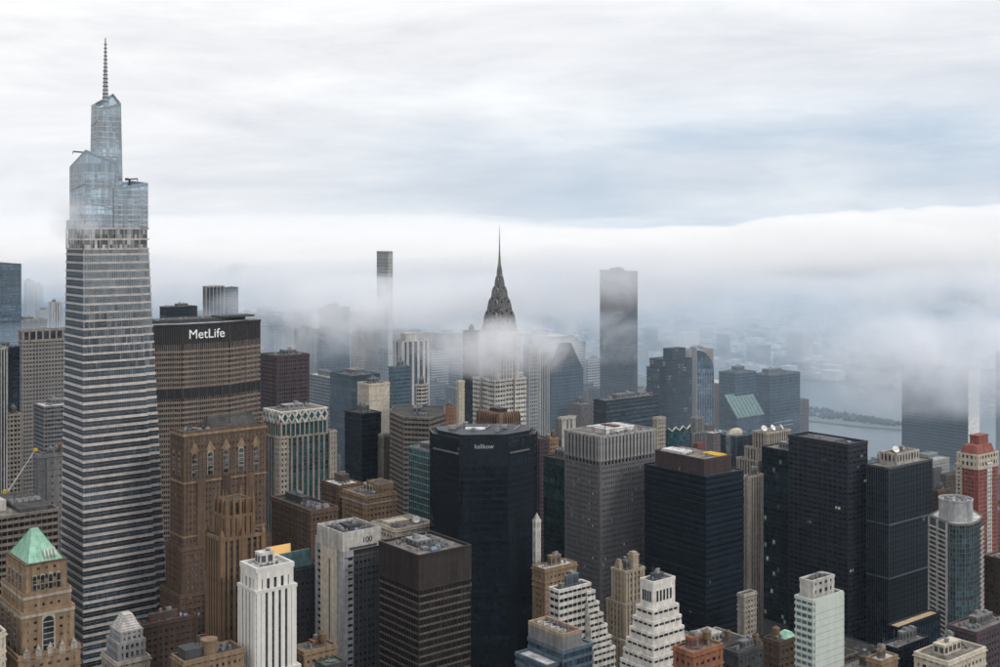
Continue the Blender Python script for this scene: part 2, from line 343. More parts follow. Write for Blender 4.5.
def roofkit(root, x0, x1, y0, y1, z, seed, n=6, pent=True, wm=None, tank=False, z2=5.0):
    r = random.Random(seed); w, l = x1-x0, y1-y0; z += .2
    if w < 3 or l < 3: return
    if pent:
        pw, pl = w*r.uniform(.35, .5), l*r.uniform(.35, .5); px, py = x0+r.uniform(.15, .5)*w, y0+r.uniform(.3, .55)*l
        px = min(px, x1-pw-.5); py = min(py, y1-pl-.5)
        ph = z2*r.uniform(.7, 1.2)
        m = MB().box(px, px+pw, py, py+pl, z-.1, z+ph).box(px-.2, px+pw+.2, py-.2, py+pl+.2, z+ph, z+ph+.35)
        o = m.build('mechanical_penthouse', wm or GREY, root)
        lv = MB()
        k = max(2, int(pw/3))
        for i in range(k): lv.box(px+pw*(i+.15)/k, px+pw*(i+.8)/k, py-.12, py+.05, z+ph*.25, z+ph*.8)
        k = max(2, int(pl/3))
        for i in range(k): lv.box(px-.12, px+.05, py+pl*(i+.15)/k, py+pl*(i+.8)/k, z+ph*.25, z+ph*.8)
        lv.build('louvre', MECHD, o, 'stuff')
        for i in range(2): put(root, r.choice(['air_handler', 'vent', 'cooling_tower']), px+pw*r.uniform(.25, .75), py+pl*r.uniform(.25, .75), z+ph+.3, r.uniform(1.5, 3), r.uniform(1.5, 3), r.uniform(1.2, 2.2))
    occ = []
    if pent: occ.append((px+pw/2, py+pl/2, max(pw, pl)/2+1))
    t = 0; k = 0
    n = int(n*1.7)
    while k < n and t < n*10:
        t += 1; sx = r.choice((r.uniform(.9, 1.8), r.uniform(1.4, 4.0)))*min(1, w/16); x, y = r.uniform(x0+2.5, x1-2.5), r.uniform(y0+2.5, y1-2.5)
        if any(abs(x-a) < c+sx*.6 and abs(y-b) < c+sx*.6 for a, b, c in occ): continue
        put(root, r.choice(['air_handler', 'cooling_tower', 'vent', 'duct', 'duct', 'stair_bulkhead', 'skylight', 'air_handler']), x, y, z, sx*r.uniform(.7, 1.4), sx*r.uniform(.7, 1.2), r.uniform(1.1, 2.6), r.choice([0, math.pi/2]))
        occ.append((x, y, sx*.5)); k += 1
    for i in range(1+n//5): put(root, 'pipe_run', x0+w*r.uniform(.25, .75), y0+l*r.uniform(.1, .9), z, min(w, l)*r.uniform(.3, .6), 3.5, 2.0, r.choice([0, math.pi/2]))
    if n > 3 and r.random() < .45:
        k_ = r.uniform(5, 10); put(root, 'mast', x0+w*r.uniform(.1, .9), y0+l*r.uniform(.1, .9), z, k_, k_, k_)
    if tank: put(root, 'water_tank', x0+w*.75, y0+l*.3, z, 4.2, 4.2, 7.5)
def dish(root, x, y, z, r, az=-.5):
    o = MB()
    prof = [(.05*r, -.02*r), (.5*r, .07*r), (r, .28*r), (r*1.02, .31*r), (.5*r, .13*r), (.04*r, .04*r)]
    o.lathe(0, 0, prof, 18); o.bar((0, 0, 0), (0, 0, .75*r), .035*r); o.bar((.9*r, 0, .25*r), (0, 0, .75*r), .025*r); o.bar((-.9*r, 0, .25*r), (0, 0, .75*r), .025*r)
    d = o.build('satellite_dish', DISHW, root, loc=(x, y, z+r)); d.rotation_euler = (RAD(55), 0, az)
    MB().bar((0, 0, 0), (0, 0, r), .12*r).box(-.3*r, .3*r, -.3*r, .3*r, 0, .15*r).build('dish_mount', MECH, root, loc=(x, y, z))
class BL: pass
def tower(name, label, xl, xc, xr, yt, D, S, cat='building', split=(0, 0), parapet=1.1, kit=6, pent=True, tank=False, group=None, roofm=None, wm=None, chamfer=0, H=None, body=True, z2=5.0, seed=None):
    C = W2(xc, D); b = BL(); b.W = reach(C, ST, xr); b.L = reach(C, AV, xl); b.H = H or zat(yt, D); b.C = C; b.D = D
    b.root = thing(name, label, cat, (C.x, C.y, 0), TH, group); b.S = S
    W, L = b.W, b.L
    b.poly = rect(0, W, 0, L)
    if chamfer: c = chamfer; b.poly = [(c, 0), (W-c, 0), (W, c), (W, L-c), (W-c, L), (c, L), (0, L-c), (0, c)]
    if body:
        facade(b.root, b.poly, 0, b.H, S, split, parapet, roofm)
        if kit or pent: roofkit(b.root, 1.5, W-1.5, 1.5, L-1.5, b.H, seed or hash((xl, xc, D)) % 9999, kit, pent, wm, tank, z2)
    if VERB: print('BLD %-26s W%6.1f L%6.1f H%6.1f' % (name, W, L, b.H))
    return b
VERB = False
def textmesh(body, size, depth, bold=.02):
    c = bpy.data.curves.new('lettering', 'FONT'); c.body = body; c.size = size; c.extrude = depth; c.offset = bold; c.align_x = 'CENTER'; c.align_y = 'CENTER'
    o = bpy.data.objects.new('lettering_tmp', c); COL.objects.link(o)
    me = bpy.data.meshes.new_from_object(o.evaluated_get(bpy.context.evaluated_depsgraph_get())); bpy.data.objects.remove(o); bpy.data.curves.remove(c)
    me.name = 'lettering'; return me
def lettering(root, body, size, loc, rz, mat, bold=.02, depth=.15, width=None):
    me = textmesh(body, size, depth, bold); me.materials.clear(); me.materials.append(mat)
    o = place(me, 'lettering', root, loc); o.rotation_euler = (RAD(90), 0, rz)
    if width:
        xs = [v.co.x for v in me.vertices]; k = width/(max(xs)-min(xs)); o.scale = (k, k, 1)
    return o
# ------------------------------------------------------------------ ground, river, far land
def sheet(name, pts, z, mat, thick=0):
    if thick: return struct(MB().prism(pts, z-thick, z), name, mat)
    return struct(MB().poly([(p[0], p[1], z) for p in pts]), name, mat)
def struct(m, name, mat):
    o = m.build(name, mat); o['kind'] = 'structure'; return o
ASPH = wall('street_asphalt', (.05, .05, .052), rough=.9, grain=.5, streak=0); LAND = wall('far_land', (.075, .08, .072), rough=.95, grain=.6, streak=0)
PAVE = wall('pavement_concrete', (.20, .195, .19), rough=.9, grain=.4, streak=0)
wm, wnt, wb = newmat('river_water'); wb.inputs['Base Color'].default_value = (.06, .075, .08, 1); wb.inputs['Roughness'].default_value = .22
wt = N(wnt, 'ShaderNodeTexCoord'); wz = N(wnt, 'ShaderNodeTexNoise'); wz.inputs['Scale'].default_value = .06; wz.inputs['Detail'].default_value = 6; LK(wnt, wt.outputs['Object'], wz.inputs['Vector'])
bu = N(wnt, 'ShaderNodeBump'); bu.inputs['Strength'].default_value = .35; bu.inputs['Distance'].default_value = 1.5; LK(wnt, wz.outputs['Fac'], bu.inputs['Height']); LK(wnt, bu.outputs[0], wb.inputs['Normal'])
BIG = 24000
sheet('terrain', [(-BIG, -6000), (BIG, -6000), (BIG, BIG*1.6), (-BIG, BIG*1.6)], -4.0, LAND)
R0, R1 = 1385.0, 2130.0
sheet('river_water', [ungrid(R0-40, -6000), ungrid(R1+60, -6000), ungrid(R1+60, 9000), ungrid(R0-40, 9000)], -1.5, wm)
sheet('street_ground', [ungrid(-2500, -4000), ungrid(R0, -4000), ungrid(R0, 9000), ungrid(-2500, 9000)], 0.0, ASPH, 2.5)
sheet('far_shore_ground', [ungrid(R1, -5000), ungrid(9000, -5000), ungrid(9000, 9000), ungrid(R1, 9000)], 0.0, LAND, 2.5)
isl = []
tip = 1085; sI = 1735
for a, hw in ((tip, 4), (tip+25, 22), (tip+90, 48), (tip+260, 75), (tip+3200, 85)): isl.append((a, hw))
pts = [ungrid(sI+hw, a) for a, hw in isl]+[ungrid(sI-hw, a) for a, hw in reversed(isl)]
sheet('island_ground', pts, 0.6, wall('island_stone', (.20, .20, .18), grain=.4, streak=0), 3.0)

# ------------------------------------------------------------------ the tall tapering tower
D1 = 700.0; C1 = W2(83.5, D1)
r1 = thing('tapered_glass_skyscraper', 'tallest tapering glass skyscraper with pale floor bands, stepped glass crown and lattice spire', 'skyscraper', (C1.x, C1.y, 0), TH)
def ov_poly(z, e=0.0):
    t = (z-93)/(309-93); Wt = 51.7+(40.3-51.7)*t; Lt = 46+(35-46)*t; i = .6*(t)
    nx = 7.5-1.0*t; ny = 2.2
    p = [(0, 0), (Wt-nx, 0), (Wt-nx, ny), (Wt, ny), (Wt, Lt-8), (Wt-3, Lt-8), (Wt-3, Lt), (3, Lt), (3, Lt-6), (0, Lt-6)]
    return offset(p, e) if e else p
OV = glass('tower_window', (.034, .056, .074), 1.6, 4.85, .45, .02, rough=.07, ior=3.1)
z = 0.0; k = 0; fh = 4.85
ztop = 309.0
m = MB(); m.prism(ov_poly(0), 0, ztop, ov_poly(ztop)); m.build('glazing', OV, r1)
while z < ztop-1:
    bh = 1.6 if z < 235 else 1.2
    MB().prism(ov_poly(z, .38), z, z+bh, ov_poly(z+bh, .38)).build('spandrel', TERRA if k % 1 == 0 else GREYL, r1)
    z += fh; k += 1
mu = MB(); tz = MB(); zz = 3.2
while zz < ztop-3:
    tz.prism(ov_poly(zz, .1), zz, zz+.22, ov_poly(zz+.22, .1)); zz += fh
tz.build('transoms', wall('cool_transom', (.15, .18, .21), rough=.4), r1, 'stuff')
for i in range(1, 26):
    f0 = i/26
    a, b = ov_poly(0), ov_poly(ztop)
    for (q0, q1, q2, q3) in ((a[0], a[1], b[0], b[1]), (a[9], a[0], b[9], b[0])):
        p = Vector(q0).lerp(Vector(q1), f0); q = Vector(q2).lerp(Vector(q3), f0)
        mu.bar((p.x, p.y, 0), (q.x, q.y, ztop), .11)
mu.build('mullions', BLK, r1, 'stuff')
# viewing floors: tall bright glazed storeys
VG = glass('observation_window', (.07, .08, .08), 1.5, 3.0, .7, .2, lit=.4, litcol=(1, 1, .92), ior=1.8)
for za, zb in ((ztop, ztop+5.6), (ztop+6.6, ztop+12.0)):
    MB().prism(ov_poly(ztop, -.6), za, zb).build('observation_glazing', VG, r1)
    p = ov_poly(ztop)
    for (a, b, nb) in ((p[0], p[1], 7), (p[9], p[0], 5)):
        a, b = Vector(a), Vector(b)
        for i in range(nb+1):
            c = a.lerp(b, i/nb); MB().box(-.28, .28, -.28, .28, za, zb).build('observation_post', GREYL, r1, loc=(c.x, c.y, 0))
for za in (ztop-.1, ztop+5.6, ztop+12.0): MB().prism(ov_poly(ztop, .25), za, za+1.0).build('observation_slab', TERRA, r1)
GL = wall('clear_screen_frame', (.50, .54, .58), rough=.35, metal=.3)
tg, tnt, tb = newmat('crown_glass'); tb.inputs['Base Color'].default_value = (.20, .29, .36, 1); tb.inputs['Roughness'].default_value = .12; tb.inputs['Specular IOR Level'].default_value = .8
tb.inputs['Alpha'].default_value = .82
TGL = tg
p = ov_poly(ztop); zr = ztop+13
# terrace balustrade, full height on the avenue side
for (a, b, hgt) in ((p[9], p[0], 4.5), (p[0], (14, 0), 1.6)):
    MB().wallbox(a, b, -.15, .1, zr, zr+hgt).build('terrace_screen', TGL, r1)
    a, b = Vector(a), Vector(b); nn = max(3, int((b-a).length/3.2))
    for i in range(nn+1):
        c = a.lerp(b, i/nn); MB().box(-.14, .14, -.14, .14, zr, zr+hgt+.1).build('screen_post', MULL, r1, loc=(c.x, c.y, 0))
def crown(x0, x1, y0, y1, z0, zs, nfl, taper=.0, brace=True):
    cx, cy = (x0+x1)/2, (y0+y1)/2
    P0 = rect(x0, x1, y0, y1); P1 = [(cx+(q[0]-cx)*(1-taper), cy+(q[1]-cy)*(1-taper)) for q in P0]
    o = MB().prism(P0, z0, [q-1.6 for q in zs], P1).build('crown_volume', G_SKY, r1)
    zmin = min(zs)
    m = MB()
    for i in range(nfl):
        zz = z0+(zmin-z0)*(i+.5)/nfl; t = (zz-z0)/(zmin-z0)
        Q = [tuple(Vector(a).lerp(Vector(b), t)) for a, b in zip(P0, P1)]
        m.prism(offset(Q, .14), zz, zz+.7)
    m.build('floor_line', GL, o)
    m = MB()
    for e in range(4):
        a, b = Vector(P0[e]), Vector(P0[(e+1) % 4]); c, d = Vector(P1[e]), Vector(P1[(e+1) % 4]); nb = max(2, int((b-a).length/2.2))
        for i in range(nb+1):
            s, q = a.lerp(b, i/nb), c.lerp(d, i/nb); zz = zs[e]+(zs[(e+1) % 4]-zs[e])*i/nb
            m.bar((s.x, s.y, z0), (q.x, q.y, zz), .10)
        m.bar((*c, zs[e]), (*d, zs[(e+1) % 4]), .22)
    m.build('mullions', GL, o, 'stuff')
    m = MB()                                        # open screen above the roof, with wind bracing behind it
    for e in range(4):
        a, b = Vector(P1[e]), Vector(P1[(e+1) % 4]); za, zb = zs[e], zs[(e+1) % 4]
        dd = (b-a).normalized(); nrm = Vector((dd.y, -dd.x))*.08
        m.prism([a+nrm, b+nrm, b-nrm, a-nrm], [za-1.7, zb-1.7, zb-1.7, za-1.7], [za, zb, zb, za])
    m.build('crown_screen', TGL, o)
    if brace:
        m = MB()
        for e in (0, 3):
            a, b = Vector(P0[e]), Vector(P0[(e+1) % 4]); H_ = zmin-z0; kk = max(2, int(H_/9))
            dd = (b-a).normalized(); nrm = Vector((dd.y, -dd.x))*.2
            for i in range(kk):
                q0 = a+nrm; q1 = b+nrm
                if i % 2: q0, q1 = q1, q0
                sh = 1-taper*(i+.5)/kk
                q0 = Vector((cx, cy))+(q0-Vector((cx, cy)))*sh; q1 = Vector((cx, cy))+(q1-Vector((cx, cy)))*sh
                m.bar((*q0, z0+H_*i/kk), (*q1, z0+H_*(i+.35)/kk), .13)
        m.build('brace', MULL, o)
    return o
crown(2, 20, 2, 29, zr, [367.5, 361, 355, 358.5], 11)
crown(18.5, 39.5, 1.5, 26, zr, [345.5, 349, 351, 348], 8)
crown(12.3, 27.2, 10, 24, zr+20, [393.5, 397, 404, 396], 16, .11)
sp = MB(); sx, sy = 19.5, 17.5
MB().lathe(sx, sy, [(1.9, 388), (1.7, 400), (1.25, 412), (.8, 424), (.45, 436.5), (.2, 437)], 8).build('spire', MULL, r1)
for i in range(16):
    zz = 398+i*2.3; rr = 1.75-1.2*i/16; MB().lathe(sx, sy, [(rr+.1, zz), (rr+.35, zz+.2), (rr+.35, zz+.5), (rr+.05, zz+.7)], 8).build('spire_ring', GREY, r1)
for (bx, by, bz, az) in ((6, 14, 361.5, 2.6), (30, 6, 346, .5)):
    c = MB().box(-.9, .9, -.9, .9, 0, 2.2).bar((0, 0, 2.0), (0, 0, 5.0), .45).bar((-2.5, 0, 5), (7, 0, 5.8), .4).box(-3.2, -1.5, -.8, .8, 4.4, 5.8).bar((7, 0, 5.8), (7.2, 0, 4.2), .15)
    c.build('cleaning_crane', GREYD, r1, loc=(bx, by, bz), rz=az)
register((C1.x, C1.y), TH, ov_poly(93), 309); register((C1.x, C1.y), TH, rect(2, 20, 2, 29), 362)

# ------------------------------------------------------------------ the broad octagonal slab with the roof sign
D2 = 880.0; C2 = W2(182.5, D2)
r2 = thing('octagonal_slab_tower', 'broad octagonal office slab with tan ribs and white sign lettering on dark roof band', 'skyscraper', (C2.x, C2.y, 0), TH)
c20, s20 = math.cos(RAD(20)), math.sin(RAD(20))
WC = 37.2; A = 33*c20; Bq = 33*s20
P2 = [(0, 0), (WC, 0), (WC+A, Bq), (WC+A, Bq+22), (WC, 2*Bq+22), (0, 2*Bq+22), (-A, Bq+22), (-A, Bq)]
G_ML = glass('slab_window', (.026, .024, .024), 1.5, 3.7, .6, .08)
RIB = wall('tan_rib', (.235, .188, .155)); ztp = 251.0; zb = 237.0
nf = int(zb/3.72)
MB().prism(P2, 0, zb).build('glazing', G_ML, r2)
bandme = MB().prism(offset(P2, .5), 0, 1.55).mesh('spandrel', RIB)
for i in range(nf):
    if i in (53, 54): continue
    place(bandme, 'spandrel', r2, (0, 0, i*3.72))
m = MB()
for e in range(8):
    a, b = Vector(P2[e]), Vector(P2[(e+1) % 8]); ln = (b-a).length; nb = round(ln/1.5)
    for k in range(nb+1):
        u = min(max(ln*k/nb-.2, 0), ln-.4); d = (b-a)/ln
        m.wallbox(a+d*u, a+d*(u+.4), -.05, .36, 0, zb)
m.build('mullions', RIB, r2, 'stuff')
m2 = MB().prism(offset(P2, .42), 53*3.72+.2, 55*3.72-.2); m2.build('belt_recess', BLK, r2)
for e in (0, 1, 7):
    a, b = Vector(P2[e]), Vector(P2[(e+1) % 8]); ln = (b-a).length; nb = 6; d = (b-a)/ln
    for k in range(nb+1):
        u = min(max(ln*k/nb-.4, 0), ln-.8); MB().wallbox(a+d*u, a+d*(u+.8), .4, .9, 53*3.72, 55*3.72).build('belt_column', GREYD, r2)
MB().prism(offset(P2, .35), zb, ztp-1).build('roof_band', BLK, r2)
m = MB()
for e in range(8):
    a, b = Vector(P2[e]), Vector(P2[(e+1) % 8]); ln = (b-a).length; nb = round(ln/1.6); d = (b-a)/ln
    for k in range(nb+1):
        u = min(max(ln*k/nb-.18, 0), ln-.36); m.wallbox(a+d*u, a+d*(u+.36), .3, .8, zb+.4, ztp-1.2)
m.build('roof_band_fins', wall('fin_metal', (.085, .075, .07), rough=.5), r2, 'stuff')
for q in (0, 1, 2, 7): MB().box(-.45, .45, -.45, .45, 0, ztp-1.1).build('corner_seam', BLK, r2, loc=(P2[q][0], P2[q][1], 0))
MB().prism(offset(P2, 1.0), ztp-1, ztp+.3).build('roof_edge', BLK, r2)
MB().prism(offset(P2, -5), ztp+.3, ztp+.6).build('roof_deck', WROOF, r2)
m = MB().prism(offset(P2, -9), ztp+.6, ztp+3.2); m.build('mechanical_penthouse', GREYD, r2)
MB().box(WC-4, WC+A-6, 8, 22, ztp+3.2, ztp+4.6).build('helipad_deck', GREYD, r2)
for i in range(12): put(r2, ['air_handler', 'vent', 'duct'][i % 3], -15+i*6.2, 11+(i*7 % 5)*2, ztp+3.1, 2.5, 2.5, 1.4)
lettering(r2, 'MetLife', 9.5, (WC*.52-.8, -1.35, 243.6), 0, wall('sign_white', (.85, .85, .84), streak=0, grain=.02), .008, .2, 28.0)
register((C2.x, C2.y), TH, P2, ztp)

# ------------------------------------------------------------------ the deco tower with the arched steel crown
D3 = 945.0; X3 = pxx(499.5, D3)
r3 = thing('art_deco_spire_tower', 'white brick art deco tower with tiered arched steel crown and needle spire, wrapped in fog', 'skyscraper', (X3, D3, 0), TH)
GC = G_MAS
facade(r3, rect(-17, 17, -15, 15), 0, 150, S_punch(WH2, GC, 3.6, 3.0, 1.5, 1.4))
facade(r3, [(-15.5, -13.5), (-5, -13.5), (-5, -11.5), (5, -11.5), (5, -13.5), (15.5, -13.5), (15.5, 13.5), (5, 13.5), (5, 11.5), (-5, 11.5), (-5, 13.5), (-15.5, 13.5), (-15.5, 5), (-13.5, 5), (-13.5, -5), (-15.5, -5)], 150, 204, S_strip(WH, GC, 3.6, 1.9, 2.6, .8, WH))
facade(r3, rect(-10.2, 10.2, -10.2, 10.2), 204, 240, sty(3.6, 2.9, 1.3, .2, 1.6, .5, GREYL, GC, WH2), reg=True)
for sxx in (-1, 1):
    for syy in (-1, 1): MB().box(-1.6, 1.6, -1.6, 1.6, 204, 243).build('corner_buttress', WH2, r3, loc=(sxx*9.6, syy*9.6, 0))
def arch(m, a, z0, h, d, axis, seg=12):
    pr = [(a*math.cos(math.pi*i/seg), z0+h*math.sin(math.pi*i/seg)**.9) for i in range(seg+1)]
    b = len(m.v)
    for s in (-d, d):
        for u, z in pr: m.v.append((s, u, z) if axis else (u, s, z))
    n = seg+1
    m.f.append(tuple(b+i for i in range(n))); m.f.append(tuple(b+n+i for i in reversed(range(n))))
    for i in range(n):
        j = (i+1) % n; m.f.append((b+i, b+n+i, b+n+j, b+j))
tiers = [(10.2, 238, 14, 10.3), (9.0, 246.5, 13, 9.1), (6.9, 256, 12.5, 7.0), (4.7, 265, 12, 4.8), (2.9, 272.5, 12, 3.0), (1.7, 279, 13, 1.8)]
for (a, z0, h, d) in tiers:
    m = MB(); arch(m, a, z0, h, d, 0); arch(m, a, z0, h, d-.03, 1); o = m.build('crown_arch', CHROME, r3)
    m = MB()
    kk = 5
    for q in range(4):
        ca, sa = math.cos(q*math.pi/2), math.sin(q*math.pi/2)
        for i in range(kk):
            t = math.pi*(i+.5)/kk; u = a*.80*math.cos(t); zz = z0+h*.80*math.sin(t)
            tw = a*.13; dx, dz = math.cos(t), math.sin(t); ax, az_ = -dz, dx
            tri = [(u+ax*tw, zz+az_*tw), (u-ax*tw, zz-az_*tw), (u+dx*tw*1.7, zz+dz*tw*1.7*1.4)]
            f0 = d+.02; f1 = d+.12
            pts = [(x*ca-(-f)*sa if False else x*ca+f*sa, x*sa-f*ca, zc) for f in (f0, f1) for x, zc in tri]
            b = len(m.v); m.v += pts; m.f += [(b, b+1, b+2), (b+3, b+4, b+5), (b, b+1, b+4, b+3), (b+1, b+2, b+5, b+4), (b+2, b, b+3, b+5)]
    m.build('triangular_windows', G_DARK, o, 'stuff')
MB().lathe(0, 0, [(2.2, 284), (1.6, 290), (1.0, 296), (.55, 304), (.3, 314), (.12, 323.5)], 8).build('needle_spire', CHROME, r3)
for sxx in (-1, 1):
    for syy in (-1, 1): MB().bar((0, 0, 0), (sxx*2.2, syy*2.2, .8), .5).build('eagle_gargoyle', CHROME, r3, loc=(sxx*10.6, syy*10.6, 238))
register((X3, D3), TH, rect(-15, 15, -13, 13), 204); register((X3, D3), TH, rect(-10, 10, -10, 10), 262)

# ------------------------------------------------------------------ the dark faceted tower with the owner's sign
def polypx(pts): return [W2(px, D) for px, D in pts]
P = polypx([(433, 720), (459, 701), (508, 703), (534, 719), (537, 733), (512, 748), (463, 748), (430, 735)])
o4 = Vector((P[1].x, P[1].y)); P4 = [tuple(q-o4) for q in P]; H4 = 198.0
r4 = thing('faceted_dark_glass_tower', 'near black faceted glass tower with chamfered sides and small white lettering at top', 'skyscraper', (o4.x, o4.y, 0))
GK = glass('black_mirror_window', (.006, .011, .017), 1.6, 3.95, .6, .003, lit=.0015)
KP = wall('black_glass_panel', (.007, .012, .018), rough=.25, streak=.1, spec=.4)
facade(r4, P4, 0, H4, sty(3.95, 1.55, 1.5, .10, .14, .16, KP, GK), (1, 0), .8)
a, b = Vector(P4[1]), Vector(P4[2]); dd = (b-a).normalized()
MB().wallbox(a+dd*.2, b-dd*.2, .12, .5, 182, H4+.9).build('sign_panel', KP, r4)
for e0, e1 in ((0, 1), (2, 3)):
    a2, b2 = Vector(P4[e0]), Vector(P4[e1]); d2 = (b2-a2)
    MB().wallbox(a2+d2*.05, b2-d2*.0 if e0 == 0 else b2-d2*.22, .1, 1.3, 189.6, 190.3).build('ledge', STEEL, r4)
mid = (a+b)/2; nrm = Vector((dd.y, -dd.x)); lp = mid+nrm*.62
lettering(r4, 'kalikow', 4.2, (lp.x+.3, lp.y, 194.0), math.atan2(dd.y, dd.x), wall('sign_grey', (.42, .43, .44), streak=0), .006, .1, 11.2)
m = MB().prism(offset(P4, -3), H4+.2, H4+2.4); m.build('mechanical_penthouse', NAVY, r4)
for i in range(3):
    f = .2+.3*i; q = Vector(P4[0]).lerp(Vector(P4[3]), f)
    MB().bar((q.x, q.y+1, H4+2.4), (q.x+4, q.y+14, H4+3.4), .4).build('roof_truss', STEEL, r4)
rng = random.Random(4)
for i in range(10): put(r4, rng.choice(['air_handler', 'duct', 'cooling_tower', 'vent']), rng.uniform(-8, 30), rng.uniform(10, 38), H4+2.3, rng.uniform(2, 4), rng.uniform(2, 4), rng.uniform(1.5, 2.8))
MB().box(3, 15, 20, 28, H4+2.3, H4+3.0).build('roof_deck', WROOF, r4)
register(r4.location, 0, P4, H4)
# ------------------------------------------------------------------ named buildings, one by one
def tier(b, x0, x1, y0, y1, z0, z1, S=None, split=(0, 0), parapet=1.0, roofm=None, reg=True):
    facade(b.root, rect(x0, x1, y0, y1), z0, z1, S or b.S, split, parapet, roofm, reg)
def archwin(root, face, u, z, w, h, pane=None, frame=None, out=.45):
    """round-headed window with surround on the face y=0 (face 0) or x=0 (face 1)"""
    seg = 8
    pr = [(-w/2, 0), (w/2, 0)]+[(w/2*math.cos(math.pi*i/seg), h-w/2+w/2*math.sin(math.pi*i/seg)) for i in range(seg+1)]
    def mk(sc_, d0, d1):
        m = MB(); n = len(pr)
        pts = [(x*sc_, zz*(1+(sc_-1)*.5)) for x, zz in pr]
        for d in (d0, d1):
            for x, zz in pts: m.v.append((u+x, -d, z+zz) if face == 0 else (-d, u-x, z+zz))
        m.f.append(tuple(range(n))); m.f.append(tuple(reversed(range(n, 2*n))))
        for i in range(n): j = (i+1) % n; m.f.append((i, j, n+j, n+i))
        return m
    o = mk(1.25, 0, out+.12).build('arched_window', frame or LIME, root)
    mk(1.0, 0, out+.2).build('pane', pane or G_DARK, o)
    m = MB()
    for i in range(1, int(h/2.4)):
        zz = z+i*2.4
        if face == 0: m.box(u-w/2+.05, u+w/2-.05, -out-.3, -out-.1, zz, zz+.35)
        else: m.box(-out-.3, -out-.1, u-w/2+.05, u+w/2-.05, zz, zz+.35)
    if m.v: m.build('glazing_bar', frame or LIME, o, 'stuff')

# --- far left
tower('banded_glass_tower', 'pale blue glass tower with fine horizontal bands and flat teal top', -40, -9, 21, 265, 1600, S_strip(BLUEG, G_PALE, 4.2, 1.9), kit=0, pent=False, group=None)
tower('grey_grid_tower', 'narrow light grey tower with close vertical lines beside dark glass block', -40, -14, 7, 350, 900, S_fin(GREYL, G_DARK, 3.7, 2.2, .8), kit=3)
tower('dark_glass_block', 'dark blue glass block with smooth walls behind the cream windowed block', -6, -2, 19.5, 349, 1090, S_curt(G_NAVY, NAVY), kit=3)
tower('cream_windowed_block', 'small cream office block with even window grid below the dark glass block', 2, 6, 21, 416, 930, S_strip(LIME, G_DARK, 3.6, 1.7, 3, .9, LIME), kit=3)
b = tower('taupe_grid_tower', 'taupe precast tower with deep window grid and tall top storey left of tapering skyscraper', 19, 22.5, 76, 342, 1150, sty(3.9, 3.1, 1.9, .5, .95, .6, TAUPE2, G_DARK), (0, 0) and None or 'skyscraper', split=(1, 1), kit=4)
tier(b, .0, b.W, .0, b.L, b.H, b.H+10, sty(9, 6.5, 1.6, .5, 1.6, .6, TAUPE2, G_DARK), parapet=1.2)
tower('grey_stone_block', 'plain grey stone block with few windows beside tapering skyscraper', 36, 40, 72, 457, 800, S_punch(GREY, G_MAS, 4.5, 5.5, 3.2, 4.2), kit=6, tank=True)
b = tower('ribbon_window_slab', 'low wide office slab with dark ribbon windows and machinery on flat brown roof', -66, -40, 58, 524, 640, S_strip(TAUPE, G_BRZ, 3.9, 1.6), split=(1, 0), kit=5, roofm=GRAV, pent=False)
W = b.W; L = b.L
o = MB().box(W*.62, W*.97, 4, L-4, b.H+.2, b.H+2.4).build('machine_deck', TAR, b.root)
for i in range(5): put(b.root, 'cooling_tower', W*.66+i*3.4, L*.45, b.H+2.3, 2.8, 5.5, 1.6)
MB().box(W*.45, W*.55, L*.3, L*.75, b.H+.1, b.H+6).build('stair_bulkhead', WH2, b.root)
# tower crane over that roof
tc_ = thing('tower_crane', 'yellow tipped white lattice crane jib beside the cream windowed block', 'crane', (pxx(8, 850), 850, 0))
m = MB(); zc = zat(492, 850)
for a in (-.8, .8):
    for c in (-.8, .8): m.bar((a, c, 0), (a, c, zc), .2)
for i in range(int(zc/4)): m.bar((-.8, -.8, i*4), (.8, -.8, i*4+4), .12); m.bar((-.8, .8, i*4+4), (-.8, -.8, i*4), .12)
m.build('mast', MECH, tc_)
m = MB(); q0 = Vector((0, 0, zc)); q1 = Vector((pxx(33, 850)-pxx(8, 850), 5, zat(451, 850)))
for a, c in ((-.6, 0), (.6, 0), (0, 1.2)): m.bar(q0+Vector((0, a, c)), q1+Vector((0, a*.5, c*.5)), .18)
for i in range(12): m.bar(q0.lerp(q1, i/12)+Vector((0, -.6, 0)), q0.lerp(q1, (i+1)/12)+Vector((0, 0, 1.1)), .1); m.bar(q0.lerp(q1, i/12)+Vector((0, .6, 0)), q0.lerp(q1, (i+1)/12)+Vector((0, -.6, 0)), .1)
m.build('jib', wall('crane_white', (.6, .6, .58)), tc_)
MB().box(-1.2, 1.2, -1.2, 1.2, -1, 1).build('jib_tip', YEL, tc_, loc=tuple(q1))
MB().box(-3.4, -.9, -1.2, 1.2, zc-1, zc+1.5).build('cab', YEL, tc_)

# --- stone tower with green copper pyramid
b = tower('copper_roofed_tower', 'tan stone tower with green copper pyramid roof and tall arched windows', 7, 26, 66, 568, 500, S_punch(TAN, G_MAS, 3.7, 3.2, 2.0, 1.8), 'skyscraper', body=False)
W, L, H = b.W, b.L, b.H
r = b.root
SM = S_punch(TAN, G_MAS, 3.7, 3.4, 2.3, 2.1)
tier(b, -4, W+4.5, -3.5, L+6, 0, H-36, SM, split=(0, 0))
tier(b, -2.2, W+2.6, -1.8, L+4, H-36, H-19, SM)
tier(b, -1.2, W+1.4, -.9, L+2, H-19, H-12, SM, parapet=1.6)
tier(b, 0, W, 0, L, H-12, H, SM, parapet=.6)
for i in range(4): archwin(r, 0, W*(.2+.2*i), H-10, 1.5, 6.0, out=.5)
for i in range(4): archwin(r, 1, L*(.2+.2*i), H-10, 1.5, 6.0, out=.5)
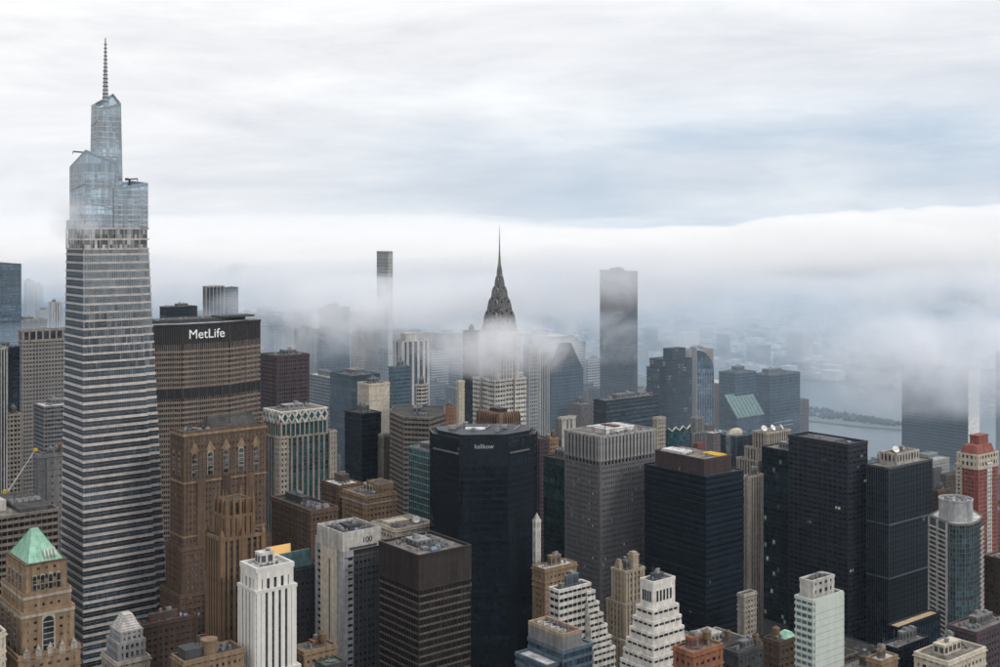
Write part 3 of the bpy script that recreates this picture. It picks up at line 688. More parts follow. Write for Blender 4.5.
for (e, zz) in ((-2.7, H-20.4), (-1.7, H-13)):
    MB().prism(rect(e, W-e*1.1, e, L-e*1.6), zz, zz+1.1).build('cornice', LIME, r)
mm = MB().prism(rect(-.6, W+.6, -.6, L+.6), H+.6, H+1.3); mm.build('cornice', BROWN, r)
zap = zat(530, 512); e0 = .9; R_ = rect(e0, W-e0, e0, L-e0)
cxp, cyp = W*.45, L*.5
Pt = [(cxp-1.5, cyp-.4), (cxp+1.5, cyp-.4), (cxp+1.5, cyp+.4), (cxp-1.5, cyp+.4)]
ro = MB().prism(R_, H+1.2, zap, Pt).build('pyramid_roof', COPPER, r)
for e in range(4):                                   # standing seams
    a, c = Vector(R_[e]), Vector(R_[(e+1) % 4]); ta, tc2 = Vector(Pt[e]), Vector(Pt[(e+1) % 4])
    for i in range(11):
        q, s = a.lerp(c, i/10), ta.lerp(tc2, i/10); MB().bar((q.x, q.y, H+1.25), (s.x, s.y, zap+.05), .12).build('roof_seam', COPPER, ro)
for i in range(4):
    u = W*(.5+.085*i); MB().prism([(u-.3, .9), (u+.3, .9), (u+.3, 3.2), (u-.3, 3.2)], [H+2.2, H+2.2, H+5.2, H+5.2], [H+3.4, H+3.4, H+6.2, H+6.2]).build('roof_hatch', WH2, ro)
o = archwin(r, 0, (W+.4)*.5, H-35.5, 4.4, 14.5, frame=LIME, out=2.3)
for i in range(3): archwin(r, 1, L*(.2+.32*i), H-35.5, 2.6, 14.5, frame=LIME, out=2.7)
for i in range(5):
    u = -1+(W+3)*i/4; MB().box(u-1.3, u+1.3, -4.3, -2.6, H-37.5, H-34).build('balcony_pier', LIME, r); MB().lathe(u, -3.4, [(.9, H-34), (1.1, H-33.6), (.5, H-32.6), (.1, H-31.6)], 8).build('stone_urn', LIME, r)
tower('cream_corner_block', 'cream stone block with rounded corner at the foot of the copper roofed tower', -60, -14, 7, 639, 470, S_punch(CREAM, G_MAS), chamfer=3, kit=3)
# --- roofs at the bottom left
b = tower('mansard_roofed_block', 'small grey stone block with white ribbed mansard roof in front of tapering skyscraper', 111, 121, 142, 633, 600, S_punch(GREYL, G_MAS, 3.4, 2.8, 1.5, 1.2), body=False)
W, L, H = b.W, b.L, b.H; SG = b.S
tier(b, -3.5, W+2.5, -3.5, L+2.5, 0, H-14, S_punch(LIME, G_MAS, 3.6, 3.6, 1.8, 1.8)); tier(b, -1.6, W+.8, -1.6, L+.8, H-14, H-5.5); tier(b, 0, W, 0, L, H-5.5, H, parapet=.4)
mr = MB().prism(rect(.2, W-.2, .2, L-.2), H+.4, H+7.4, rect(W*.32, W*.68, L*.3, L*.7)).build('mansard_roof', WH, b.root)
for i in range(6):
    t = (i+.5)/6; MB().prism(offset([tuple(Vector(a).lerp(Vector(c), t)) for a, c in zip(rect(.2, W-.2, .2, L-.2), rect(W*.32, W*.68, L*.3, L*.7))], .12), H+.4+7*t, H+.7+7*t).build('roof_rib', WH2, mr)
tower('brown_brick_block', 'dark brown brick block with red patched roof beside mansard roofed block', 129, 135, 196, 629, 645, S_punch(BROWN2, G_MAS, 3.5, 3.2, 2.0, 1.9), kit=9, roofm=REDROOF, wm=BROWN)
b = tower('tan_brick_block', 'tan brick roof block with dark cooling machinery and round turret below gothic brown tower', 172, 184, 243, 664, 540, S_punch(TAN, G_MAS, 3.5, 3.0, 1.9, 1.6), kit=7, roofm=TAR)
MB().lathe(b.W*.5, b.L*.4, [(3.6, b.H), (3.6, b.H+6), (4, b.H+6.2), (4, b.H+7), (3.2, b.H+7.1)], 14).build('round_turret', TAN, b.root)
MB().box(2, 10, 3, 12, b.H+.2, b.H+4.5).build('machine_house', MECHD, b.root)

# --- brown neo-romanesque slab
b = tower('brown_arched_crown_tower', 'massive brown brick tower with arched gabled windows below its roof, before octagonal slab', 171, 184, 265, 434, 690, S_punch(BROWN, G_MASL, 3.6, 2.5, 1.9, 1.35), 'skyscraper', split=(0, 0), kit=5, roofm=TAR, wm=BROWN2)
W, L, H = b.W, b.L, b.H; r = b.root
for i in range(5):
    u = W*(.12+.19*i); archwin(r, 0, u, H-25, 3.0, 13, G_MASL, LIME if i % 2 else TAN, .55)
    MB().prism([(u-3.2, -.9), (u+3.2, -.9), (u+3.2, .2), (u-3.2, .2)], H-11, H-5.5, [(u-.2, -.9), (u+.2, -.9), (u+.2, .2), (u-.2, .2)]).build('gable', TAN, r)
for i in range(2): archwin(r, 1, L*(.3+.4*i), H-25, 2.6, 13, G_MASL, TAN, .55)
for zz, ht, out in ((H-29, 1.0, .9), (H-1.6, 1.4, 1.0), (H-60, .9, .8)): MB().prism(offset(b.poly, out), zz, zz+ht).build('cornice', TAN, r)
MB().prism(rect(W*.3, W*.95, L*.2, L*.8), H+.2, H+7.5, rect(W*.36, W*.9, L*.45, L*.55)).build('hip_roof', TAR, r)
tier(b, -2.0, W+2, -2, L+2, 0, H-66); tier(b, -4.5, W+5, -4.5, L+4, 0, H-92)
for i in range(3): MB().box(W*(.2+.3*i)-2.6, W*(.2+.3*i)+2.6, -1.2, .1, H-66, H-27).build('pilaster', BROWN2 if i % 2 else BROWN, r)
# --- gothic brown tower in front
b = tower('gothic_brown_tower', 'slender brown gothic tower with buttressed crown and pinnacles before the arched crown tower', 207, 222, 263, 541, 590, sty(3.6, 3.0, 1.5, .15, 1.5, .75, BROWN2, G_MAS, wall('warm_brown_stone', (.185, .115, .065))), 'skyscraper', split=(0, 1), kit=0, pent=False)
W, L, H = b.W, b.L, b.H; r = b.root; WS = MATS['warm_brown_stone']
x0, x1, y0, y1 = W*.16, W*.80, L*.12, L*.9; hz = zat(497, 600)
tier(b, x0, x1, y0, y1, H, hz-9); tier(b, x0+1.5, x1-1.5, y0+1.5, y1-1.5, hz-9, hz-2)
for (ux, uy) in [(x0+(x1-x0)*i/4, y0) for i in range(5)]+[(x0, y0+(y1-y0)*i/3) for i in range(1, 4)]+[(x1, y1), (x1, (y0+y1)/2)]:
    MB().box(ux-.7, ux+.7, uy-.9, uy+.7, H, hz-3).prism(rect(ux-.6, ux+.6, uy-.8, uy+.6), hz-3, hz+4.5, rect(ux-.05, ux+.05, uy-.05, uy+.05)).build('pinnacle', WS, r)
for (ux, uy) in ((0, 0), (W, 0), (0, L), (W*.5, 0)):
    MB().box(ux-1.1, ux+1.1, uy-1.0, uy+1.1, H-18, H+2.5).prism(rect(ux-.9, ux+.9, uy-.8, uy+.9), H+2.5, H+5.5, rect(ux-.1, ux+.1, uy-.1, uy+.1)).build('buttress', WS, r)
tier(b, -3.2, W+3, -2.8, L+3, 0, H-52)
# --- white tower with black vertical window strips
b = tower('white_striped_tower', 'slim bright white tower with black vertical window strips and cluttered white roof', 242, 257, 292, 572, 560, sty(3.6, 3.6, .8, .12, 2.1, .75, GREYD, G_DARK, wall('bright_white_brick', (.66, .64, .60), streak=.15, grain=.08)), 'skyscraper', split=(0, 1), kit=6, roofm=WROOF, wm=WH, parapet=1.8)
W, L, H = b.W, b.L, b.H; BW = MATS['bright_white_brick']
tier(b, -.9, W+1.2, -.9, L+1.2, 0, H-9.5, None, (0, 0)); tier(b, -2.2, W+2.6, -2.0, L+2, 0, H-48)
for fc, ln in ((0, W), (1, L)):
    nb = round(ln/3.6)
    for i in range(nb):
        u = ln*(i+.5)/nb
        (MB().box(u-1.9, u+1.9, -.72, .1, H-3.8, H+1.5) if fc == 0 else MB().box(-.72, .1, u-1.9, u+1.9, H-3.8, H+1.5)).build('top_panel', BW, b.root)
# --- block with lit roof lantern behind
b = tower('lit_lantern_block', 'grey office block with glowing amber roof strip and pale teal glass roof', 262, 268, 315, 575, 655, S_punch(GREYD, G_MAS, 3.8, 3.4, 2, 1.8), kit=4, pent=False)
W, L, H = b.W, b.L, b.H
MB().prism(rect(W*.25, W*.98, 2, L*.75), H+.3, H+9, rect(W*.27, W*.96, 4, L*.72)).build('glass_roof', wall('teal_glass_roof', (.10, .18, .19), rough=.25), b.root)
am, ant, ab = newmat('amber_light'); ab.inputs['Base Color'].default_value = (.8, .5, .2, 1); ab.inputs['Emission Color'].default_value = (1, .55, .18, 1); ab.inputs['Emission Strength'].default_value = .25
MB().prism([(0, 4), (W*.55, 4), (W*.55, L*.6), (0, L*.6)], H+8.9, [H+10, H+10, H+14, H+14]).build('lit_roof_strip', am, b.root)
# --- diamond crowned tower
b = tower('diamond_crown_tower', 'beige and teal glass tower with white diamond lattice cresting round its roof', 264, 281, 327, 424, 850, sty(3.9, 3.6, .7, .12, .8, .55, GREYD, G_TEAL, LIME), 'skyscraper', split=(0, 1), kit=6, roofm=WROOF, wm=GREYL)
W, L, H = b.W, b.L, b.H; r = b.root
tier(b, -1.2, W+5.5, -1.2, L+2, 0, H-10, sty(3.9, 4.2, 1.0, .12, 1.6, .6, GREYD, G_TEAL, TAUPE2), parapet=.8)
for (xa, xb, ya, yb) in ((-2.2, 4.5, -2.2, 4), (W+1, W+6.5, -2.2, 4)): tier(b, xa, xb, ya, yb, 0, H-9, S_punch(LIME, G_MAS, 3.8, 2.8, 1.8, 1.4), parapet=.6)
dz = 8.5
def diamond(root, face, u, z, w, h, const):
    f = lambda x, d, zz: (u+x, const-d, zz) if face == 0 else (const-d, u-x, zz)
    o = MB()
    pts = [(0, 0), (w/2, h/2), (0, h), (-w/2, h/2)]
    for i in range(4):
        a, c = pts[i], pts[(i+1) % 4]; o.bar(f(a[0], .7, z+a[1]), f(c[0], .7, z+c[1]), .62)
    q = o.build('diamond_frame', WH, root)
    MB().poly([f(x*.8, .55, z+h/2+(zz-h/2)*.8) for x, zz in pts]).build('diamond_pane', G_TEAL, q)
MB().prism(offset(b.poly, -.3), H+.3, H+dz-1).build('crest_wall', GREYL, r)
nd = round(W/5.6)
for i in range(nd): diamond(r, 0, W*(i+.5)/nd, H-.4, W/nd, dz, 0)
nl = round(L/5.6)
for i in range(nl): diamond(r, 1, L*(i+.5)/nl, H-.4, L/nl, dz, 0)
MB().prism(offset(b.poly, .75), H+dz-1.1, H+dz).build('crest_rim', WH, r); MB().prism(offset(b.poly, -1.5), H+dz, H+dz+.3).build('roof_deck', GRAV, r)
roofkit(r, 3, W-3, 3, L-3, H+dz, 77, 6, True, GREYL, z2=2.5)
# --- brown brick group
tower('long_brown_brick_block', 'long low brown brick block with dark roof plant at the foot of diamond crown tower', 272, 311, 337, 513, 720, S_punch(BROWN, G_MAS, 3.5, 2.8, 1.9, 1.5), kit=10, roofm=TAR, wm=GREYD, parapet=1.6)
tower('brown_block_white_roof', 'brown brick block with pale patched roof behind the long brown brick block', 322, 339, 361, 487, 800, S_punch(BROWN, G_MAS, 3.5, 2.8, 1.9, 1.5), kit=6, roofm=WROOF, wm=BROWN)
b = tower('amber_brick_block', 'warm tan brick block with stepped penthouse and round headed top windows', 343, 366, 396, 498, 765, S_punch(TAN, G_MAS, 3.6, 3.0, 1.9, 1.6), kit=8, roofm=GRAV, wm=CREAM)
MB().prism(offset(b.poly, .9), b.H-4.6, b.H-3.8).build('cornice', LIME, b.root)
tier(b, b.W*.5, b.W*.97, b.L*.1, b.L*.6, b.H+.3, b.H+6)
tower('black_blue_slab', 'plain blue black office slab with pale horizontal lines behind amber brick block', 345, 362, 381, 415, 960, S_curt(G_NAVY, NAVY), kit=4)
tower('tan_side_slab', 'narrow pale concrete slab standing beside the plain blue black slab', 379, 383, 391, 436, 960, S_punch(LIME, G_MAS, 6, 8, 5.2, 7), kit=0)

# --- numbered office block and black-brown block
b = tower('numbered_office_block', 'office block with cream blank side wall, white roof band and number 100', 318, 343, 380, 537, 640, S_punch(GREYD, G_DARK, 3.6, 2.4, 2.0, 1.3), 'skyscraper', kit=0, pent=False, body=False)
W, L, H = b.W, b.L, b.H; r = b.root
facade(r, rect(2.0, W, .6, L), 0, H-11, S_punch(GREYD, G_DARK, 3.55, 2.6, 2.1, 1.25), parapet=.2)
MB().box(0, 6.5, -.1, L*.22, 0, H-2).build('white_corner', GREYL, r)
for i in range(int((H-8)/3.55)): MB().box(3.0, 5.9, -.25, .0, i*3.55+1.6, i*3.55+2.9).build('corner_window', G_DARK, r)
MB().box(-.3, 2.6, L*.22, L*.88, 0, H-1.2).build('blank_wall', CREAM, r)
MB().box(-.42, -.3, L*.50, L*.535, 0, H-14).build('wall_slot', GREYD, r)
for i in range(int((H-8)/3.55)): MB().box(-.15, .05, L*.885, L*.995, i*3.55+1.5, i*3.55+3.0).build('side_window', G_DARK, r)
MB().box(0, 4, L*.88, L*1.12, 0, H-5).build('side_wing', GREYL, r)
MB().box(2.2, W+.15, .45, L-.2, H-11, H-8).build('recess_band', BLK, r)
MB().box(-.45, W+.45, -.3, L+.3, H-8, H+.1).build('top_band', WH2, r)
for (xa, xb, ya, yb) in ((-.45, W+.45, -.3, .3), (-.45, W+.45, L-.3, L+.3), (-.45, .2, .3, L-.3), (W-.2, W+.45, .3, L-.3)): MB().box(xa, xb, ya, yb, H+.1, H+2.2).build('parapet', WH2, r)
MB().box(.2, W-.2, .3, L-.3, H+.1, H+.35).build('roof_deck', TAR, r)
roofkit(r, 2, W-2, 2, L-2, H, 12, 11, True, GREYD, z2=3)
lettering(r, '100', 4.6, (W*.64, -.42, H-3.6), 0, GREYD, .02, .12, 5.6)
MB().box(W*.16, W*.9, -.5, -.28, H-7.6, H-6.4).build('painted_recess', MECHD, r)  # raised dark strip, the shade of a recess put into its colour
register(r.location, TH, rect(0, W, 0, L), H)
b = tower('bronze_black_office_block', 'black brown office block with tall ribbed machine storey and busy roof deck', 380, 419, 470, 558, 600, S_strip(BRNBLK, G_BRZ, 3.8, 1.5, 2.4, .3, BRNBLK), 'skyscraper', split=(1, 0), body=False)
W, L, H = b.W, b.L, b.H; r = b.root
facade(r, rect(0, W, 0, L), 0, H-16, sty(3.8, 2.2, 1.0, .3, .25, .4, wall('bronze_rail', (.13, .11, .10), rough=.5), G_BRZ, BRNBLK), (1, 0), parapet=.1, reg=False)
MB().box(-.5, W+.5, -.5, L+.5, H-16, H).build('machine_storey', wall('bronze_panel', (.062, .050, .045), rough=.5), r)
m = MB()
for i in range(int(W/1.1)+1): m.box(i*1.1-.12, i*1.1+.12, -.7, -.48, H-15.5, H+.2)
for i in range(int(L/1.1)+1): m.box(-.7, -.48, i*1.1-.12, i*1.1+.12, H-15.5, H+.2)
m.build('storey_ribs', BRNBLK, r, 'stuff')
roof(r, rect(0, W, 0, L), H, .6, BRNBLK, 1.6, GRAV); roofkit(r, 3, W-3, 3, L-3, H, 31, 14, True, MECH, z2=3.5)
MB().box(W*.3, W*.72, L*.3, L*.7, H+.2, H+1.3).build('roof_deck', TAR, r); register(r.location, TH, b.poly, H)
b = tower('dish_roof_block', 'low cream roofed block with white satellite dish behind bronze black block', 372, 396, 434, 531, 725, S_punch(CREAM, G_MAS), kit=6, roofm=GRAV, pent=False)
dish(b.root, b.W*.72, b.L*.3, b.H, 2.3); MB().box(2, b.W*.6, b.L*.4, b.L*.7, b.H+.2, b.H+2.6).build('machine_house', CREAM, b.root)
# --- behind: teal block, striped tower
tower('teal_ribbon_block', 'teal glass block with pale floor lines tucked behind the near black faceted tower', 409, 440, 462, 455, 800, sty(4.6, 2.4, .8, .3, .2, .15, wall('teal_line', (.16, .25, .27), rough=.4), G_TEAL), split=(1, 0), kit=3, roofm=GRAV)
Pq = polypx([(390, 935), (404, 905), (429, 900), (445, 925), (444, 960), (395, 965)])
oq = Vector(Pq[1]); rq = thing('striped_faceted_tower', 'brown grey striped faceted tower behind the teal glass block', 'skyscraper', (oq.x, oq.y, 0))
facade(rq, [tuple(q-oq) for q in Pq], 0, zat(418, 905), S_strip(TAUPE, G_DARK, 3.8, 1.9), (1, 0)); roofkit(rq, 2, 18, 10, 40, zat(418, 905), 8, 4)
# --- crown with brick buttress fins
b = tower('fluted_crown_tower', 'brown tower top of curved fluted buttress fins below the art deco spire tower', 477, 500, 520, 426, 805, S_punch(BROWN, G_MAS), 'skyscraper', kit=0, pent=False)
W, L, H = b.W, b.L, b.H; FB = wall('fluted_brick', (.21, .14, .095))
MB().box(1.4, W-1.4, 1.4, L-1.4, H, H+7).build('crown_core', BROWN2, b.root); MB().box(W*.3, W*.7, L*.3, L*.7, H+7, H+10).build('crown_core', BRNBLK, b.root)
for fc, ln in ((0, W), (1, L)):
    nb = 9
    for i in range(nb+1):
        u = ln*i/nb
        p = [(-.45, .0), (-.45, 5.2), (.6, 7.6), (2.6, 8.6), (2.6, 0)]
        m = MB(); n = 5
        for s in (-.38, .38):
            for d, zz in p: m.v.append((u+s, d, H+zz) if fc == 0 else (d, u+s, H+zz))
        m.f += [tuple(range(n)), tuple(range(2*n-1, n-1, -1))]+[(i2, (i2+1) % n, n+(i2+1) % n, n+i2) for i2 in range(n)]
        m.build('buttress_fin', FB, b.root)
for i in range(4): put(b.root, 'vent', W*.3+i*1.5, L*.5, H+10, 1, 1, 1.6)

# --- steel office tower with punched windows
b = tower('steel_panel_tower', 'grey embossed steel office tower with ribbed top storey and white roof panels', 565, 600, 655, 438, 860, sty(3.85, 2.05, 2.15, .3, 1.1, .34, STEEL, G_OFF), 'skyscraper', body=False)
W, L, H = b.W, b.L, b.H; r = b.root
facade(r, b.poly, 0, H-21, sty(3.85, 2.05, 2.15, .3, 1.1, .34, STEEL, G_OFF), (1, 0), .1, reg=False)
facade(r, b.poly, H-17, H, sty(17, 3.6, 1.0, .2, 1.9, .7, wall('grey_rib_back', (.13, .13, .135)), GREYD, wall('pale_rib', (.34, .335, .33))), (0, 1), 1.2, GRAV)
facade(r, rect(.1, W-.1, .1, L-.1), H-21, H-17, sty(4, 3.6, .9, .25, 1.5, .4, STEEL, G_DARK), (0, 0), .1, reg=False)
MB().box(W*.24, W*.74, L*.2, L*.75, H+.2, H+3.4).box(W*.23, W*.75, L*.19, L*.76, H+3.4, H+3.8).build('mechanical_penthouse', WROOF, r)
for i in range(3): MB().box(W*(.28+.15*i), W*(.38+.15*i), L*.28, L*.66, H+3.8, H+4.4).build('roof_panel', REDROOF if i == 1 else WROOF, r)
roofkit(r, 3, W-3, 2, L*.18, H, 3, 4, False); roofkit(r, W*.78, W-2, 3, L-3, H, 5, 5, False)
tower('green_black_glass_block', 'dark green glass block squeezed behind the grey steel office tower', 544, 566, 590, 462, 930, S_curt(G_GRN, NAVY), kit=3)
tower('plum_grid_slab', 'narrow plum grey slab with fine window grid behind the near black faceted tower', 527, 540, 549, 440, 985, S_punch(PURP, G_DARK, 3.4, 2.4, 1.4, .9), kit=2)
# --- navy office tower with plum penthouse
b = tower('navy_office_tower', 'navy blue office tower with ribbon windows and plum coloured penthouse', 645, 706, 743, 478, 815, S_strip(NAVY, G_NAVY, 3.9, 1.9, 1.6, .2, NAVY), 'skyscraper', split=(1, 0), kit=3, pent=False, roofm=TAR)
W, L, H = b.W, b.L, b.H
for zb_ in (H-22, H-62, H-98): MB().prism(offset(b.poly, .56), zb_, zb_+3.4).build('machine_belt', KP, b.root)  # belts stand proud; their dark colour makes the machine floors look recessed
o = MB().box(W*.12, W*.86, L*.1, L*.9, H+.2, H+10.5).build('penthouse', wall('plum_panel', (.068, .046, .048), rough=.6), b.root)
m = MB()
for i in range(22): m.box(W*(.12+.74*i/21)-.1, W*(.12+.74*i/21)+.1, L*.1-.15, L*.1, H+.5, H+10.3)
for i in range(30): m.box(W*.12-.15, W*.12, L*(.1+.8*i/29)-.1, L*(.1+.8*i/29)+.1, H+.5, H+10.3)
m.build('penthouse_ribs', MATS['plum_panel'], o, 'stuff')
roof(b.root, rect(W*.12, W*.86, L*.1, L*.9), H+10.5, .3, MATS['plum_panel'], .9, GRAV)
MB().box(W*.55, W*.8, L*.14, L*.4, H+10.7, H+11.6).build('yellow_hatch', YEL, b.root); MB().box(W*.2, W*.5, L*.5, L*.85, H+10.7, H+12.4).build('roof_panel', WROOF, b.root)
roofkit(b.root, W*.2, W*.8, L*.15, L*.85, H+10.5, 91, 4, False)
# --- tall pair right of it
tower('speckled_teal_tower', 'dark teal glass tower speckled with lit windows left of navy slab', 762, 805, 826, 455, 960, S_curt(G_NAVL, NAVY, 3.7, 2.2), 'skyscraper', kit=4, roofm=GRAV)
b = tower('blue_black_grid_slab', 'blue black office slab with wide window bays and notched roof corner', 789, 848, 867, 447, 900, sty(3.9, 4.4, 1.9, .4, .7, .5, wall('slate_blue_panel', (.026, .032, .043), rough=.5), glass('slate_window', (.016, .020, .028), 4.4, 3.9, .5, .06, lit=.006)), 'skyscraper', split=(1, 1), kit=8, pent=False, parapet=2.2)
MB().box(b.W*.15, b.W*.85, b.L*.3, b.L*.8, b.H+.2, b.H+1.6).build('machine_deck', MECHD, b.root)
b = tower('pinstripe_dark_tower', 'dark tower with close vertical fins, two pale belts and cream penthouse', 867, 889, 932, 469, 890, sty(3.9, 1.9, 1.2, .1, .3, .5, NAVY, G_NAVY, wall('fin_blue_grey', (.078, .092, .108), rough=.45)), 'skyscraper', split=(0, 1), kit=0, pent=False, roofm=GRAV)
W, L, H = b.W, b.L, b.H; r = b.root
for zz in (H-42, H-82): MB().prism(offset(b.poly, .62), zz, zz+1.0).build('belt', BLUEG, r)
PH = wall('cream_penthouse', (.44, .40, .35))
facade(r, rect(W*.22, W*.75, L*.12, L*.85), H+.2, H+8.5, sty(8, 3.8, 2.8, .2, 1.4, .35, PH, G_MAS), (0, 0), 1.0, GRAV, reg=False)
MB().box(W*.05, W*.95, L*.05, L*.95, H+.2, H+.6).build('roof_deck', GRAV, r)
roofkit(r, W*.3, W*.72, L*.15, L*.8, H+8.5, 17, 7, False); dish(r, W*.3, L*.3, H+9, 2.6); dish(r, W*.62, L*.6, H+9, 1.3)
MB().bar((W*.2, L*.9, H), (W*.2, L*.9, H+9), .25).build('roof_mast', MECH, r)
# --- red brick tower
b = tower('red_brick_apartment_tower', 'red brick apartment tower with cream bands, white window strip and stepped red crown', 958, 978, 997, 470, 940, S_punch(wall('pink_red_brick', (.30, .105, .085)), G_MAS, 3.2, 2.8, 1.5, 1.5), 'apartment tower', kit=0, pent=False)
W, L, H = b.W, b.L, b.H; r = b.root
facade(r, rect(-.6, W+.6, -.6, L+.6), H, H+11, S_punch(CREAM, G_DARK, 5.5, 4.0, 2.6, 1.9), (0, 0), .8, REDROOF)
facade(r, rect(-.9, 3.2, L-3.5, L+.9), 0, H+3, S_punch(CREAM, G_MAS, 3.2, 3, 1.5, 1.3), (0, 0), .5); facade(r, rect(W*.42, W*.64, -.95, 1), 0, H+4, S_punch(WH, G_DARK, 3.2, 3.4, 1.6, 1.2), (0, 0), .5)
MB().prism(rect(1.5, W-1, 1.5, L-1), H+11.2, H+18, rect(3, W-3, 3, L-3)).build('crown', MATS['pink_red_brick'], r); MB().box(W*.35, W*.85, L*.3, L*.75, H+18, H+24).box(W*.33, W*.87, L*.28, L*.77, H+24, H+25).build('crown', MATS['pink_red_brick'], r)
roofkit(r, 0, W*.4, 0, 2.4, H+11, 4, 2, False)
# --- rounded glass tower
Pg = polypx([(930, 800), (950, 778), (956, 775), (965, 775), (973, 778), (979, 785), (982, 797), (972, 815), (945, 822)])
og = Vector(Pg[1]); rg = thing('rounded_glass_apartment_tower', 'apartment tower with rounded glass corner, white balcony frames and grey drum on top', 'apartment tower', (og.x, og.y, 0))
Pl = [tuple(q-og) for q in Pg]; Hg = zat(523, 780)
facade(rg, Pl, 0, Hg, sty(3.1, 1.8, .45, .2, .18, .25, wall('apartment_line', (.07, .11, .125), rough=.4), glass('apartment_glass', (.022, .050, .062), 1.8, 3.1, .7, .10, ior=1.9), GREY), (1, 0), .9, WROOF)
a, c = Vector(Pl[0]), Vector(Pl[1]); d = (c-a).normalized(); ln = (c-a).length
for i in range(int(Hg/3.1)): MB().wallbox(a+d*.3, a+d*(ln*.86), .2, 1.5, i*3.1, i*3.1+.5).build('balcony_slab', WH2, rg)
for f in (.0, .42, .88): MB().wallbox(a+d*(f*ln), a+d*(f*ln+.6), .2, 1.6, 0, Hg).build('balcony_frame', WH2, rg)
a, c = Vector(Pl[5]), Vector(Pl[6]); d = (c-a)
for i in range(int(Hg/3.1)): MB().wallbox(a+d*.1, a+d*.9, .2, 1.7, i*3.1, i*3.1+.45).build('balcony_slab', WH2, rg)
cxg, cyg = 8.5, 12.5
MB().lathe(cxg, cyg, [(10.6, Hg+.2), (10.6, Hg+13), (10.9, Hg+13), (10.9, Hg+14), (10.1, Hg+14), (10.1, Hg+12.6)], 28).build('roof_drum', GREYL, rg)
for i in range(7): put(rg, ['cooling_tower', 'air_handler', 'vent'][i % 3], cxg+5.5*math.cos(i*.9), cyg+5.5*math.sin(i*.9), Hg+12.6, 2.6, 2.6, 2.2)
register(rg.location, 0, Pl, Hg)
# --- bottom right roofs
b = tower('plum_roof_clutter_block', 'plum brown block with stacked roof machines below rounded glass apartment tower', 948, 976, 1010, 634, 640, S_punch(PURP, G_DARK, 3.6, 3.0, 1.9, 1.7), kit=14, roofm=GRAV, wm=GREY, tank=False)
tier(b, -10, 0, b.L*.2, b.L, 0, b.H-6, S_punch(GREY, G_MAS)); roofkit(b.root, -9, -1, b.L*.3, b.L*.9, b.H-6, 41, 4, True, GREYL, z2=4)
b = tower('cream_stepped_roof_block', 'cream walled low block with stair tower and cluttered deck, bottom of the street canyon', 915, 948, 985, 664, 560, S_punch(CREAM, G_MAS), kit=9, roofm=GRAV, wm=CREAM, z2=6)
b = tower('tan_box_block', 'tan brick box with white rimmed roof below the pinstripe tower', 868, 881, 897, 663, 560, S_punch(TAN, G_MAS, 3.6, 3, 2, 1.8), kit=4, roofm=WROOF, wm=TAN)
b = tower('tan_terrace_block', 'black glass block with long tan terrace ledge at the foot of the pinstripe tower', 888, 898, 940, 629, 720, S_curt(G_NAVY, NAVY), kit=0, pent=False, roofm=wall('tan_terrace', (.42, .31, .19), grain=.15))
b = tower('low_black_block', 'low black glass block with grey roof in front of the tan terrace ledge', 882, 897, 928, 650, 660, S_curt(G_NAVY, NAVY), kit=4, roofm=wall('grey_terrace', (.2, .19, .19)))
b = tower('pale_green_apartment_block', 'pale green apartment block with glassy balcony side and plain right wall', 796, 813, 842, 602, 560, S_strip(GRNW, G_TEAL, 3.2, 1.3, 3.2, .4, GRNW), 'apartment block', split=(1, 0), kit=0, pent=False)
W, L, H = b.W, b.L, b.H
MB().box(.8, W+.7, -.75, .1, 0, H+.4).build('plain_wall', GRNW, b.root)
for i in range(int(H/3.2)): MB().box(.9, W+.6, -.83, -.74, i*3.2+.1, i*3.2+.28).build('panel_joint', GREYL, b.root)
tier(b, W*.1, W*.85, L*.25, L*.9, H+.2, H+8, S_punch(WH2, G_DARK, 4, 4, 2, 2)); roofkit(b.root, W*.15, W*.8, L*.3, L*.85, H+8, 6, 4, False)
b = tower('brown_block_copper_hip', 'brown brick block with green copper roof edge beside pale green apartment block', 764, 779, 798, 644, 600, S_punch(BROWN2, G_MAS), kit=3, pent=False)
MB().prism(rect(b.W*.45, b.W-.5, .5, b.L*.9), b.H+.3, b.H+3.2, rect(b.W*.7, b.W-2.5, b.L*.25, b.L*.65)).build('copper_roof', COPPER, b.root); put(b.root, 'water_tank', 4, 5, b.H+.2, 4, 4, 7)
# --- centre foreground: white ziggurat
b = tower('white_ziggurat_block', 'white brick ziggurat block stepping down in terraces from blank topped crown', 640, 653, 675, 584, 560, S_strip(WH, G_DARK, 3.9, 2.2, 2.6, 1.0, WH), 'apartment block', body=False)
W, L, H = b.W, b.L, b.H; r = b.root; BW2 = wall('ziggurat_white', (.66, .63, .58), streak=.3)
SZ = sty(5.1, 3.4, 3.3, .4, .55, .3, BW2, G_DARK)
MB().box(0, W, 0, L, H-12.5, H).build('crown_block', BW2, r)
for i in range(5): MB().box(W*(.2+.15*i)-.55, W*(.2+.15*i)+.55, -.14, .1, H-8.8, H-3.8).build('crown_window', G_DARK, r)
for i in range(4): MB().box(-.14, .1, L*(.2+.18*i)-.5, L*(.2+.18*i)+.5, H-8.8, H-3.8).build('crown_window', G_DARK, r)
roof(r, rect(0, W, 0, L), H, .15, BW2, 1.0, TAR); roofkit(r, 1, W-1, 1, L-1, H, 19, 9, True, MECHD, z2=2.5)
zz = H-12.5; k = 0
while k < 8:
    e = 1.05*(k+1); xe = 1.3*(k+1)
    ztop_ = zz if k else zz
    facade(r, rect(-e, W+e*.7, -e, L+e), zz-5.1, zz, SZ, (0, 0), .9, WROOF, reg=(k % 3 == 0))
    if 1 <= k: facade(r, rect(W*.72, W+xe+2.6, L*.35, L+e+1), zz-5.1, zz+2.6, SZ, (0, 0), .8, WROOF, reg=False)
    zz -= 5.1; k += 1
